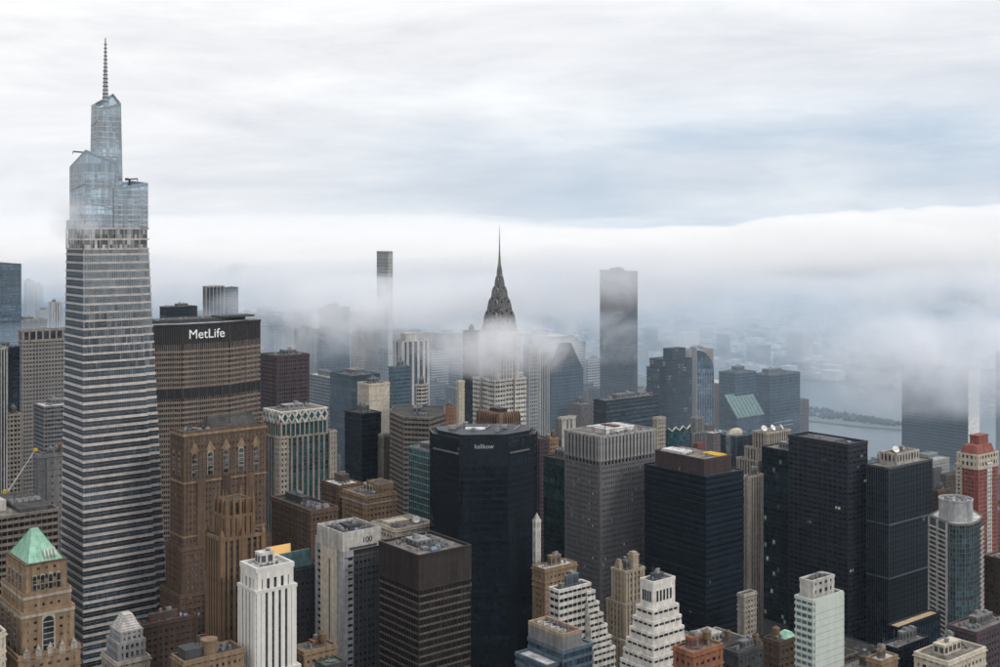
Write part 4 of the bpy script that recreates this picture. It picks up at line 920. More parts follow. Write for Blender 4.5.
facade(r, rect(-12, W+13, -12, L+13), 0, zz, SZ, (0, 0), .9, WROOF)
# beige deco tower
b = tower('beige_setback_tower', 'beige stone setback tower with chimney turret between white ziggurat and steel tower', 612, 625, 644, 573, 690, sty(3.6, 3.0, 1.4, .2, 1.6, .6, wall('beige_stone', (.33, .275, .205)), G_MAS), 'apartment block', split=(0, 0), kit=4)
W, L, H = b.W, b.L, b.H; BE = MATS['beige_stone']
tier(b, -2, W+1.5, -2, L+2, 0, H-18); tier(b, -3.6, W+3, -3.6, L+3, 0, H-38)
MB().box(W*.5, W*.5+4.6, L*.1, L*.1+4.6, H, H+8).box(W*.5-.3, W*.5+4.9, L*.1-.3, L*.1+4.9, H+8, H+8.8).box(W*.5+.5, W*.5+4.1, L*.1+.5, L*.1+4.1, H+8.8, H+10).build('chimney_turret', BE, b.root)
MB().prism(rect(.5, 4.5, L*.5, L-.5), H, H+6, rect(1.4, 3.4, L*.6, L-2)).build('corner_turret', BE, b.root)
# white stepped terraces
b = tower('white_terraced_block', 'white office block with black ribbon windows stepping down in terraces', 550, 559, 590, 592, 620, S_strip(wall('terrace_white', (.62, .59, .54)), G_DARK, 3.8, 1.9, 3, .3), split=(1, 0), kit=10, roofm=TAR, wm=BLUEG)
W, L, H = b.W, b.L, b.H
for k in range(1, 7):
    e = 2.0*k; tier(b, W-3, W+e, -1.0*k, L-4, 0, H-4-3.8*1.6*(k-1), None, (0, 0), 1.0, GRAV, reg=(k == 6))
b = tower('brown_brick_pent_block', 'brown brick block with white roof deck behind white terraced block', 533, 545, 576, 571, 690, S_punch(TAN, G_MAS, 3.5, 2.9, 1.9, 1.6), kit=6, roofm=WROOF, wm=TAN)
b = tower('white_campanile', 'slim white masonry shaft with pointed cap beside near black faceted tower', 533, 536, 540.5, 522, 705, sty(6, 2.0, 2.5, .1, .9, .25, WH2, G_DARK, WH), 'tower', kit=0, pent=False)
MB().prism(rect(0, b.W, 0, b.L), b.H+1, b.H+5, rect(b.W*.45, b.W*.55, b.L*.45, b.L*.55)).build('pointed_cap', WH2, b.root)
# foreground roof with four fans
b = tower('fan_roof_block', 'grey glass block with row of round roof fans on sunken tan roof deck', 529, 563, 592, 634, 500, sty(3.9, 2.4, 1.0, .25, .3, .2, GREY, G_BLUE), split=(1, 0), body=False)
W, L, H = b.W, b.L, b.H; r = b.root
facade(r, rect(0, W, 0, L), 0, H-8, S_strip(BLUEG, G_BLUE, 3.9, 1.2, 2.4, .2), (1, 0), 1.0, GRAV)
MB().box(-.2, W*.62, -.2, L+.2, H-8, H-1.5).build('machine_storey', GREY, r)
for (xa, xb, ya, yb) in ((-.2, W*.62, -.2, .3), (-.2, W*.62, L-.3, L+.2), (-.2, .3, .3, L-.3), (W*.62-.5, W*.62, .3, L-.3)): MB().box(xa, xb, ya, yb, H-1.5, H).build('parapet', wall('tan_panel', (.36, .27, .19)), r)
MB().box(W*.62, W*.62+.25, -.1, L, H-8.3, H+.02).build('tan_wall', MATS['tan_panel'], r)
MB().box(.3, W*.62-.5, .3, L-.3, H-1.5, H-1.2).build('roof_deck', wall('sunken_deck', (.10, .07, .055)), r)
for i in range(4):
    o = MB().lathe(0, 0, [(1.75, 0), (1.6, .6), (1.85, 1.6), (1.6, 1.6), (1.45, .7)], 18).build('roof_fan', WH2, r, loc=(W*.15, L*(.16+.2*i), H-1.3))
    f = MB().lathe(0, 0, [(.35, .5), (.35, .95)], 8)
    for q in range(5): t = q*1.2566; f.bar((.3*math.cos(t), .3*math.sin(t), .75), (1.4*math.cos(t), 1.4*math.sin(t), .85), .14)
    f.build('fan_blade', MECHD, o)
roofkit(r, W*.66, W-.5, 1, L-1, H-8, 23, 6, False); roofkit(r, W*.3, W*.58, 2, L-2, H-1.4, 29, 4, False)
tier(b, -7, 0, L*.1, L, 0, H-13, S_strip(BLUEG, G_BLUE, 3.9, 1.2, 2.4, .2), (0, 0), 1.0, WROOF)
b = tower('orange_brick_roof_block', 'orange brick block with cluttered pale roof and water tank, below ziggurat', 674, 693, 722, 655, 510, S_punch(ORG, G_MAS), kit=10, roofm=GRAV, wm=ORG, tank=True)
tower('tan_slab_gap', 'tan window wall slab in the gap right of navy office tower', 738, 744, 756, 596, 800, S_punch(LIME, G_MAS, 3.5, 3, 1.8, 1.5), kit=3)
tower('dark_street_block', 'low dark block with small roof machines in the gap below navy office tower', 722, 738, 770, 655, 690, S_punch(GREYD, G_MAS), kit=8, tank=True)

tower('low_tan_roof_block', 'low tan roofed block with scattered vents between white striped and numbered towers', 293, 304, 336, 654, 585, S_punch(TAN, G_MAS), kit=12, roofm=GRAV, wm=ORG, z2=3, tank=True)
tower('green_roof_box_block', 'small dark block with planted roof boxes beside the numbered office block', 316, 326, 345, 668, 545, S_punch(GREYD, G_MAS), kit=8, roofm=wall('planted_roof', (.08, .10, .05), grain=.6, streak=0), pent=False)
# ------------------------------------------------------------------ middle distance, one by one
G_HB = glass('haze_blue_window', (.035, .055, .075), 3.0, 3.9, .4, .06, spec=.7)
tower('plum_side_tower', 'plum brown granite tower with dark blue narrow side behind diamond crown tower', 261, 277, 309, 357, 1080, S_punch(PURP, G_DARK, 3.6, 2.2, 1.5, .9), 'skyscraper', kit=3)
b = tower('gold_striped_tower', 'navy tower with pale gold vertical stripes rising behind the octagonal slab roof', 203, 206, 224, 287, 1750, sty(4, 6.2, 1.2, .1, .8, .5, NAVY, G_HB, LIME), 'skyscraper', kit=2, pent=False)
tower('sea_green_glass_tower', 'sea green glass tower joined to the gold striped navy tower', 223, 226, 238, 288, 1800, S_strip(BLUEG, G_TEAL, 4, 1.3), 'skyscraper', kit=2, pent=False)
tower('low_navy_box', 'flat topped navy box showing just above the octagonal slab roof', 160, 166, 197, 308, 1450, S_strip(NAVY, G_NAVY), kit=3)
tower('white_pinstripe_slab', 'white slab with dark vertical stripes between taupe and tapering towers', 49, 52, 62, 303, 2050, S_fin(WH2, G_DARK, 3.8, 4.0, 2.2), kit=1)
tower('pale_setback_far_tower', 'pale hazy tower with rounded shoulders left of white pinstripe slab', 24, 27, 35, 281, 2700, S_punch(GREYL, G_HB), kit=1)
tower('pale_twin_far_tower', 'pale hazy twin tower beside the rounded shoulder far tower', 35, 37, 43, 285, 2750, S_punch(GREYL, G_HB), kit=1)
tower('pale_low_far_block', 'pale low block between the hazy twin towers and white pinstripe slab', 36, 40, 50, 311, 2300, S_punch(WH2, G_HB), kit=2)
b = tower('slender_residential_tower', 'very slender pale grid tower poking out above the fog bank', 377, 388.5, 392.5, 252, 1700, sty(4.6, 4.5, 1.1, .35, 1.1, .4, WH, glass('slender_pane', (.20, .26, .31), 4.5, 4.6, .3, .05)), 'skyscraper', split=(1, 1), kit=0, pent=False)
tier(b, .1, b.W-.1, .1, b.L-.1, b.H-22, b.H-.2, sty(22, 1.5, .5, .45, .5, .5, GREYL, GREY), parapet=.3, reg=False)
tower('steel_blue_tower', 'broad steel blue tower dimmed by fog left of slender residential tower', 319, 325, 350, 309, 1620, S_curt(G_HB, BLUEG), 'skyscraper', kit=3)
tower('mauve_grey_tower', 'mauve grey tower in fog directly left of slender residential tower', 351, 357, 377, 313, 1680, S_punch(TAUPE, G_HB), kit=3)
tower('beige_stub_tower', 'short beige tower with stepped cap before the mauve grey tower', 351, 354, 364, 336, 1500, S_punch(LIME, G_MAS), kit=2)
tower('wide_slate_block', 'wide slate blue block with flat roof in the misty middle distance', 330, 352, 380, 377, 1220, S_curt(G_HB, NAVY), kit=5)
tower('cream_blank_slab', 'cream slab with blank wall left of glass grid block', 358, 369, 389, 385, 1120, S_punch(CREAM, G_DARK, 5, 9, 4.2, 7.5), kit=3)
tower('glass_grid_block', 'blue green glass block with pale frame lines right of cream slab', 389, 393, 410, 368, 1180, S_strip(BLUEG, G_TEAL), kit=3)
b = tower('white_column_tower', 'pale tower with strong white vertical columns and central roof block', 393, 402, 429, 342, 1380, S_fin(WH2, G_DARK, 3.8, 7, 3.2), 'skyscraper', kit=0, pent=False)
MB().box(b.W*.2, b.W*.65, b.L*.2, b.L*.8, b.H, b.H+9).build('mechanical_penthouse', WH2, b.root)
tower('long_flat_white_block', 'long low pale block with flat roof behind the art deco spire tower', 428, 432, 466, 352, 1800, S_strip(WH2, G_HB), kit=4)
tower('navy_slab_by_spire', 'thin dark blue slab standing just left of the art deco spire tower', 463, 470, 479, 332, 1120, S_curt(G_NAVY, NAVY), kit=2)
tower('cream_shaft', 'narrow cream shaft left of thin dark blue slab', 457, 459, 464, 382, 1090, S_punch(CREAM, G_MAS), kit=1)
tower('orange_tan_block', 'small orange tan block among grey roofs left of art deco spire tower', 441, 446, 456, 408, 1150, S_punch(ORG, G_MAS), kit=3, wm=TAN)
tower('drum_topped_block', 'white block with ringed round top near the striped faceted tower', 414, 418, 430, 386, 1100, S_strip(WH2, G_DARK, 3.4, 1.6), chamfer=4, kit=3)
tower('grey_ridge_tower', 'grey tower with fine window grid just right of art deco spire tower', 524, 529, 538, 346, 1180, S_punch(GREYL, G_HB, 3.6, 2.8, 1.6, 1.2), 'skyscraper', kit=2)
tower('pale_slot_tower', 'pale tower with vertical slots between the spire tower and gabled tower', 537, 540, 549, 352, 1300, S_fin(WH2, G_HB), kit=2)
# gable-topped dark tower
b = tower('gabled_dark_tower', 'dark blue tower with steep gabled top beside the tall brown black slab', 548, 553, 583, 372, 1350, S_punch(BLUEG, G_HB, 3.8, 2.6, 1.3, .9), 'skyscraper', kit=0, pent=False)
W, L, H = b.W, b.L, b.H; ap = zat(343, 1365)
g = MB().prism(rect(0, W, 0, L), H+.2, ap, rect(W*.36, W*.60, 0.3, L-.3)).build('gable_top', wall('slate_gable', (.045, .055, .07), rough=.5), b.root)
for i in range(9): t = (i+.5)/9; MB().box(W*.36*t-.1, W-(W*.40*t)+.1, .27*t-.12, .3*t+.4, H+.2+(ap-H)*t, H+.9+(ap-H)*t).build('gable_band', BLUEG, g)
register(b.root.location, TH, rect(W*.2, W*.8, 0, L), ap)
tower('pale_box_behind_gable', 'pale blue grey box tower behind the gabled dark tower', 568, 571, 585, 343, 1650, S_strip(GREYL, G_HB), kit=2)
tower('grey_mid_block', 'grey low block with crane boom between gabled tower and brown black slab', 584, 588, 602, 360, 1700, S_strip(WH2, G_HB), kit=2)
b = tower('tall_brown_black_slab', 'tall plain brown black glass slab with its top lost in cloud', 600, 634, 637.5, 272, 1550, sty(3.6, 1.8, .7, .12, .15, .16, BRNBLK, glass('bronze_black_window', (.014, .014, .016), 1.8, 3.6, .4, .02), BRNBLK), 'skyscraper', split=(0, 0), kit=2)
tower('teal_plant_roof_block', 'broad teal black block with roof plant in front of the brown black slab', 594, 606, 658, 402, 1130, S_strip(NAVY, G_HB, 4, 1.6), kit=9, roofm=GRAV)
b = tower('stepped_blue_tower', 'blue glass tower with raised centre block and lit windows left of curved fin', 650, 668, 692, 361, 1330, S_strip(NAVY, glass('haze_lit', (.03, .045, .06), 3, 3.8, .5, .06, lit=.04), 3.8, 1.4, 3, .5), 'skyscraper', kit=0, pent=False)
tier(b, b.W*.15, b.W*.75, b.L*.05, b.L*.45, b.H, b.H+12); tier(b, -5, 0, b.L*.3, b.L, 0, b.H-9)
# curved fin
Df = 1290.0; rf = thing('curved_fin_tower', 'pale blue glass tower shaped like a curved fin', 'skyscraper', (pxx(697, Df), Df, 0))
w_ = pxx(714, Df)-pxx(697, Df); zt, zl = zat(350, Df), zat(372, Df); pr = [(0, 0), (w_, 0), (w_, zl)]+[(w_*math.cos(t*math.pi/2/8), zl+(zt-zl)*math.sin(t*math.pi/2/8)) for t in range(1, 8)]+[(w_*.05, zt), (0, zt)]
m = MB(); n = len(pr)
for yv in (0, 30):
    for x, zv in pr: m.v.append((x, yv, zv))
m.f += [tuple(range(n)), tuple(range(2*n-1, n-1, -1))]+[(i, n+i, n+(i+1) % n, (i+1) % n) for i in range(n)]
m.build('glazing', G_PALE, rf)
m = MB()
for i in range(int(zl/4)): m.box(-.15, w_+.15, -.2, 30.2, i*4, i*4+.8)
m.build('spandrels', BLUEG, rf, 'stuff')
m = MB()
for i in range(8): m.box(w_*i/7-.12, w_*i/7+.12, -.25, 0, 0, zl)
m.build('mullions', MULL, rf, 'stuff'); MB().box(-.6, 0, -.3, 30, 0, zt+1.5).build('edge_blade', GREYL, rf)
register(rf.location, 0, rect(0, w_, 0, 30), zl)
b = tower('slanted_roof_glass_tower', 'blue green glass tower with sloping pale green glass skirt roof', 719, 735, 756, 374, 1400, S_curt(G_HB, BLUEG, 3.8, 2.0), 'skyscraper', kit=3)
W, L = b.W, b.L; Dk = 1340; Hk = zat(402, Dk)
MB().prism([(-16, -16), (W-6, -16), (W-6, 2), (-16, 2)], 0, [Hk-24, Hk-24, Hk, Hk]).build('lower_wing', G_HB, b.root)
skm = wall('skirt_glass', (.17, .27, .245), rough=.3)
sk = MB().prism([(-16.5, -17), (W-5.5, -17), (W-5.5, 2.2), (-16.5, 2.2)], [Hk-24.2, Hk-24.2, Hk+.2, Hk+.2], [Hk-23.4, Hk-23.4, Hk+1, Hk+1]).build('sloping_skirt', skm, b.root)
for i in range(9):
    x = -16.5+(W+11)*i/8; MB().bar((x, -17, Hk-23.2), (x, 2.2, Hk+1.2), .25).build('skirt_rib', BLUEG, sk)
b = tower('blue_green_slab_pair', 'wide blue green glass slab with two pale ledges near the river', 753, 770, 800, 376, 1440, S_curt(G_HB, BLUEG, 3.8, 2.0), 'skyscraper', kit=3)
for i in range(2): MB().box(b.W*.1, b.W*.75, -1.2, -.2, zat(424+4*i, 1440), zat(424+4*i, 1440)+1.2).build('ledge', GREYL, b.root)
# limestone stepped tower with dishes
b = tower('striped_limestone_tower', 'limestone tower with vertical brown stripes, side setbacks and three white roof dishes', 753, 767, 790, 434, 1010, sty(3.6, 3.0, 1.6, .1, 1.5, .6, BROWN2, G_MAS, LIME), 'skyscraper', split=(0, 1), kit=0, pent=False, roofm=GRAV)
tier(b, -1, 3, b.L*.5, b.L+8, 0, b.H-14); tier(b, -4, 2, b.L*.4, b.L+14, 0, b.H-24)
for i in range(3): dish(b.root, b.W*(.2+.28*i), b.L*(.55-.15*i), b.H+.3, 2.6, -.4+.5*i)
b = tower('navy_block_white_dome', 'navy ribbed block with white rounded roof tank and rising steam', 721, 736, 753, 437, 1040, S_fin(BLUEG, G_NAVY, 3.8, 2.6, .5), kit=3, pent=False, roofm=GRAV)
MB().lathe(0, 0, [(7, 0), (7.2, 2), (6, 4.2), (3, 5.3), (.2, 5.6)], 18).build('roof_tank', CREAM, b.root, loc=(b.W*.45, b.L*.5, b.H+.2)).scale = (1.0, .6, 1)
STEAM_AT = (b.root.location.x-4, b.root.location.y+6, b.H-10)
b = tower('zigzag_crest_block', 'teal glass block with white zigzag cresting above the navy office tower', 664, 668, 690, 432, 1060, S_curt(G_TEAL, NAVY), kit=2)
for i in range(6):
    x0_ = b.W*i/6; x1_ = b.W*(i+1)/6; MB().bar((x0_, -.4, b.H+(0 if i % 2 else 3.5)), (x1_, -.4, b.H+(3.5 if i % 2 else 0)), .45).build('crest_bar', WH, b.root)
tower('beige_slim_tower', 'beige slim tower at the right shoulder of the grey steel office tower', 653, 657, 665, 419, 1020, S_punch(LIME, G_MAS, 3.5, 2.6, 1.7, 1.2), kit=2)
b = tower('stone_crown_tower', 'grey stone tower with vertical ribs and small red roof house', 684, 692, 706, 434, 1080, S_fin(GREY, G_MAS, 3.6, 3, 1.4), kit=2)
tier(b, b.W*.3, b.W*.9, b.L*.1, b.L*.6, b.H, b.H+13); MB().box(1, b.W*.6, -6, -1, 0, zat(444, 1075)).build('red_house', RED, b.root)
tower('white_party_wall_slab', 'white slab wall rising left of the grey steel office tower', 558, 562, 576, 419, 1010, S_punch(WH2, G_MAS, 6, 8, 5, 7), kit=2)
tower('orange_tank_block', 'low block with tan tank house left of the white slab wall', 541, 546, 558, 440, 1000, S_punch(TAN, G_MAS), kit=5, tank=True, wm=CREAM)
tower('tan_setback_block', 'tan limestone slab with striped side seen between navy tower and teal tower', 742, 748, 763, 478, 940, sty(3.6, 3.0, 1.6, .1, 1.5, .5, BROWN2, G_MAS, LIME), kit=3)
# riverside slab with marble ends
b = tower('riverside_glass_slab', 'wide grey green glass slab with white marble end wall, top veiled by cloud', 902, 968, 978.5, 372, 1400, sty(3.7, 1.6, 1.2, .15, .2, .25, BLUEG, glass('slab_green', (.04, .055, .06), 1.6, 3.7, .4, .04), GREYD), 'skyscraper', kit=4)
MB().box(-.5, b.W+.5, -1.2, -.26, 0, b.H+2).build('marble_end', wall('white_marble', (.72, .71, .68), streak=.1), b.root)
for zz in (60, 105): MB().prism(offset(b.poly, .3), zz, zz+3).build('louvre_belt', GREYD, b.root)
for i, (x0_, x1_, x2_, yt_, D_, wm_) in enumerate(((931, 934, 941, 470, 1150, PURP), (941, 946, 959, 476, 1100, BROWN2), (931, 938, 950, 492, 1000, BROWN))):
    tower('brown_apartment_block', ['plum brick apartment shaft left of the red brick tower', 'dark brown apartment block touching the red brick tower', 'brown brick apartment block above the rounded glass tower'][i], x0_, x1_, x2_, yt_, D_, S_punch(wm_, G_MAS, 3.1, 2.6, 1.4, 1.2), kit=3)
tower('grey_edge_slab', 'tall grey slab at the shore right of the white marble end wall', 996, 1002, 1030, 352, 1650, S_punch(GREY, G_HB), kit=2)
tower('brown_low_edge_block', 'brown low block with pale roof right of the red brick tower', 985, 1000, 1040, 560, 800, S_punch(BROWN2, G_MAS), kit=5, roofm=GRAV)

# ------------------------------------------------------------------ the city in between: every visible block a thing
def rowcols(pts, z):
    """upper outline of a block in the picture: {column: row}"""
    out = {}
    pr = [(CX+F*p[0]/p[1], YH+F*(CAMZ-z)/p[1]) for p in pts if p[1] > 10]
    for i in range(len(pr)):
        (xa, ya), (xb, yb) = pr[i], pr[(i+1) % len(pr)]
        if xa > xb: xa, ya, xb, yb = xb, yb, xa, ya
        for c in range(max(0, int(xa)), min(1000, int(xb)+1)):
            t = 0 if xb-xa < 1e-6 else min(1, max(0, (c-xa)/(xb-xa))); y = ya+(yb-ya)*t
            out[c] = min(out.get(c, 9999), y)
    return out
def sep_ok(p, q):
    for A_, B_ in ((p, q), (q, p)):
        for i in range(len(A_)):
            e = (A_[(i+1) % len(A_)][0]-A_[i][0], A_[(i+1) % len(A_)][1]-A_[i][1]); nx, ny = e[1], -e[0]
            a = [x*nx+y*ny for x, y in A_]; c = [x*nx+y*ny for x, y in B_]
            if max(a) <= min(c) or max(c) <= min(a): return True
    return False
rng = random.Random(20)
FOOTB = [(min(x for x, y in p), max(x for x, y in p), min(y for x, y in p), max(y for x, y in p), p) for p in FOOT]
def free(p):
    x0, x1, y0, y1 = min(x for x, y in p), max(x for x, y in p), min(y for x, y in p), max(y for x, y in p)
    for a, b_, c, d, q in FOOTB:
        if x1 < a or x0 > b_ or y1 < c or y0 > d: continue
        if not sep_ok(p, q): return False
    return True
def toprow(px, D):                                    # no block may rise above this row of the picture
    if D < 1000: return 646
    if px > 795: return 462 if D < 1900 else 330
    if D < (1420 if 690 < px < 800 else 1250): return 434 if 270 < px < 800 else 400
    if D < 1650: return 352 if px < 330 else 384
    if px < 300: return 305
    return 328
LOTS = []
for ai in range(-3, 60):
    for bi in range(-2, 9):
        s0 = bi*205+rng.uniform(-10, 10); a0 = 420+ai*80
        s = s0+10
        while s < s0+180:
            wd = rng.uniform(22, 52); row = rng.random() < .55
            for half in ((0, 31), (33, 62)) if row else ((0, 62),):
                LOTS.append((s, s+wd-2, a0+half[0], a0+half[1]))
            s += wd
cand = []
for (s0, s1, a0, a1) in LOTS:
    if s1 > R0-30: continue
    c = ungrid((s0+s1)/2, (a0+a1)/2)
    if c.y < 720 or c.y > 3600: continue
    px = CX+F*c.x/c.y
    if not -30 < px < 1030: continue
    pts = [tuple(ungrid(*q)) for q in ((s0, a0), (s1, a0), (s1, a1), (s0, a1))]
    D = min(p[1] for p in pts)
    h = min(230, max(22, rng.lognormvariate(4.25, .55)))
    if px > 800: h = min(h, rng.uniform(25, 85))
    hmax = zat(toprow(px, D), D)-rng.uniform(0, 25)
    h = min(h, hmax)
    if h < 14 or not free(pts): continue
    cand.append((D, pts, h, s1-s0, a1-a0, px))
buf = [667.0]*1000
allb = sorted([(min(p[1] for p in pts), 0, pts, z) for pts, z in TOPS]+[(c[0], 1, c[1], c[2], c) for c in cand], key=lambda t: t[0])
keep = []
for t in allb:
    rc = rowcols(t[2], t[3]); gain = 0
    for c, y in rc.items():
        if y < buf[c]: gain += buf[c]-max(y, 0); buf[c] = y
    if t[1] and gain > 14: keep.append((gain, t[4]))
keep.sort(key=lambda t: -t[0])
far_rest = [k[1] for k in keep[290:]]
keep = [k[1] for k in keep[:290]]
FW = [('limestone', LIME), ('brown brick', BROWN), ('tan brick', TAN), ('pale concrete', WH2), ('grey concrete', GREY), ('light grey', GREYL), ('taupe', TAUPE2), ('blue grey', BLUEG), ('dark grey', GREYD), ('navy', NAVY), ('plum brown', PURP), ('rusty red brick', RED)]
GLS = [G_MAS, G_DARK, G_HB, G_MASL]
for (D, pts, h, wd, dp, px) in keep:
    ci = rng.choices(range(12), (8, 6, 5, 7, 8, 8, 6, 9, 7, 7, 4, .3))[0]; cn, wmat = FW[ci]
    kind = rng.choices(('punch', 'strip', 'fin'), (5, 3, 2) if ci < 7 else (2, 4, 3))[0]
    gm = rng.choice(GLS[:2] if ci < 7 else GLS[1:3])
    S = {'punch': S_punch(wmat, gm, 3.6, rng.choice((3.0, 3.6)), 1.8, 1.6), 'strip': S_strip(wmat, gm), 'fin': S_fin(wmat, gm)}[kind]
    if D > 1900: S = dict(S); S['fh'] *= 1.5; S['bay'] *= 1.6; S['bh'] *= 1.5; S['pw'] *= 1.5
    sh = rng.choices(('plain', 'setback', 'tank', 'plant'), (3, 3 if h > 60 else 0, 3 if h < 110 else 0, 4))[0]
    rname, rm = rng.choice((('dark roof', TAR), ('gravel roof', GRAV), ('white roof', WROOF)))
    where = 'beside the river' if px > 800 else ('near the towers' if D < 1150 else ('in the mist' if D < 2000 else 'far off'))
    lab = '%s %s block with %s%s %s' % (cn, {'punch': 'window grid', 'strip': 'ribbon window', 'fin': 'ribbed'}[kind], rname, {'plain': '', 'setback': ' and setback top', 'tank': ' and water tank', 'plant': ' and machines'}[sh], where)
    rt = thing('city_block_building', lab, 'building', (pts[0][0], pts[0][1], 0), TH, 'blocks of the city %s' % where)
    if sh == 'setback':
        facade(rt, rect(0, wd, 0, dp), 0, h*.72, S, parapet=1.0, roofm=rm, reg=False); e = min(wd, dp)*.16
        facade(rt, rect(e, wd-e, e, dp-e), h*.72, h, S, parapet=1.0, roofm=rm, reg=False)
        if D < 2000: roofkit(rt, e+1, wd-e-1, e+1, dp-e-1, h, int(px*D) % 9999, 1, True, wmat)
    else:
        facade(rt, rect(0, wd, 0, dp), 0, h, S, parapet=1.0, roofm=rm, reg=False)
        if sh == 'plant': roofkit(rt, 1.5, wd-1.5, 1.5, dp-1.5, h, int(px*D) % 9999, 5 if D < 1600 else 2, True, wmat)
        elif sh == 'tank': roofkit(rt, 1.5, wd-1.5, 1.5, dp-1.5, h, int(px*D) % 9999, 2 if D < 1600 else 0, D < 2000, wmat, True)
        else: roofkit(rt, 1.5, wd-1.5, 1.5, dp-1.5, h, int(px*D) % 9999, 0, True, wmat)
print('named', len(TOPS), 'fill', len(keep), 'rest', len(far_rest))

# ------------------------------------------------------------------ the far town, too many to count
fm, fnt, fb = newmat('far_town'); ge = N(fnt, 'ShaderNodeNewGeometry')
LK(fnt, ramp(fnt, ge.outputs['Random Per Island'], [(0, (.30, .27, .24)), (.2, (.12, .09, .08)), (.38, (.36, .35, .34)), (.55, (.10, .11, .13)), (.7, (.42, .41, .40)), (.85, (.19, .12, .09)), (.95, (.6, .6, .58))], 'CONSTANT'), fb.inputs['Base Color']); fb.inputs['Roughness'].default_value = .85
m = MB(); rg2 = random.Random(5); tr = MB()
for (D, pts, h, wd, dp, px) in far_rest: m.prism(pts, 0, h)
for _ in range(15000):
    if rg2.random() < .62:
        D = rg2.uniform(2300, 7000)**1.0; px = rg2.uniform(280, 1060) if rg2.random() < .75 else rg2.uniform(-40, 1040)
    else: D = rg2.uniform(3300, 8000); px = rg2.uniform(-40, 700)
    c = W2(px, D); s, a = grid(c)
    if R0-25 < s < R1+18: continue
    if s < R0 and D < 3400: continue
    tall = s < R0 and rg2.random() < .35
    wd, dp = (rg2.uniform(14, 34), rg2.uniform(14, 34)) if s < R0 else (rg2.uniform(12, 60), rg2.uniform(12, 46))
    h = rg2.uniform(45, 120) if tall else rg2.choice((7, 9, 11, 14, 20, 26))
    if s > R1 and rg2.random() < .02: h = rg2.uniform(40, 95)
    p = [tuple(c+ST*x+AV*y) for x, y in ((0, 0), (wd, 0), (wd, dp), (0, dp))]
    m.prism(p, 0, h)
    if rg2.random() < .3: m.prism([tuple(c+ST*x+AV*y) for x, y in ((wd*.2, dp*.2), (wd*.6, dp*.2), (wd*.6, dp*.6), (wd*.2, dp*.6))], h, h+4)
o = m.build('far_town', fm); o['kind'] = 'stuff'; o['label'] = 'hazy mass of low far off buildings across the river'; o['category'] = 'far town'
# island trees and hospital blocks
im = MB()
for i in range(1500):
    a = rg2.uniform(tip+40, tip+1500); s = sI+rg2.uniform(-40, 40)*min(1, (a-tip)/200); c = ungrid(s, a); hh = rg2.uniform(4, 10); q = rg2.uniform(1.6, 4)
    im.lathe(c.x, c.y, [(q*.2, .5), (q*.9, hh*.35), (q, hh*.6), (q*.6, hh*.9), (.1, hh)], 6)
o = im.build('island_trees', wall('tree_mass', (.06, .055, .05), grain=.6, streak=0)); o['kind'] = 'stuff'; o['label'] = 'bare grey green trees covering the river island'; o['category'] = 'trees'
for i in range(3):
    c = ungrid(sI-12, tip+330+150*i)
    rt = thing('island_building', ['low pale building near the tip of the river island', 'middle pale building among trees on the river island', 'tallest pale building among trees on the river island'][i], 'building', (c.x, c.y, 0.6), TH, 'buildings on the island')
    facade(rt, rect(0, 26, 0, 60), 0, 16+5*i, S_strip(WH2, G_HB), reg=False)
# ferry
c = W2(990, 2190); fr = thing('ferry_boat', 'white ferry boat moored at the far river bank', 'boat', (c.x, c.y, -1.5), RAD(12))
MB().prism([(-14, -3), (10, -3), (15, 0), (10, 3), (-14, 3)], -.5, 2.4, [(-14, -3.6), (11, -3.6), (17, 0), (11, 3.6), (-14, 3.6)]).build('hull', WH, fr)
MB().box(-12, 8, -3, 3, 2.4, 5).build('cabin', WH, fr); MB().box(-12.1, 8.1, -3.1, 3.1, 3.4, 4.3).build('cabin_windows', G_DARK, fr); MB().box(1, 6, -2, 2, 5, 7.2).build('bridge', WH, fr)
# ------------------------------------------------------------------ haze, low cloud, fog
def volmat(name, dens, col=(1, 1, 1), aniso=.2):
    m = bpy.data.materials.new(name); m.use_nodes = True; nt = m.node_tree; nt.nodes.clear()
    out = N(nt, 'ShaderNodeOutputMaterial'); pv = N(nt, 'ShaderNodeVolumePrincipled'); pv.inputs['Color'].default_value = (*col, 1); pv.inputs['Anisotropy'].default_value = aniso
    if dens is not None: pv.inputs['Density'].default_value = dens
    LK(nt, pv.outputs[0], out.inputs['Volume']); return m, nt, pv
hm, _, _ = volmat('haze_air', HAZE_D, (.68, .85, 1.0), .2)
hz = MB().box(-BIG-300, BIG+300, -6300, BIG*1.6+300, -5.2, 446.0).build('haze', hm); hz['kind'] = 'stuff'; hz['label'] = 'thin even blue haze over the whole city'; hz['category'] = 'haze'

def noise2(x, y, seed=0):
    from mathutils import noise
    return noise.fractal(Vector((x, y, seed)), 1.0, 2.0, 5)
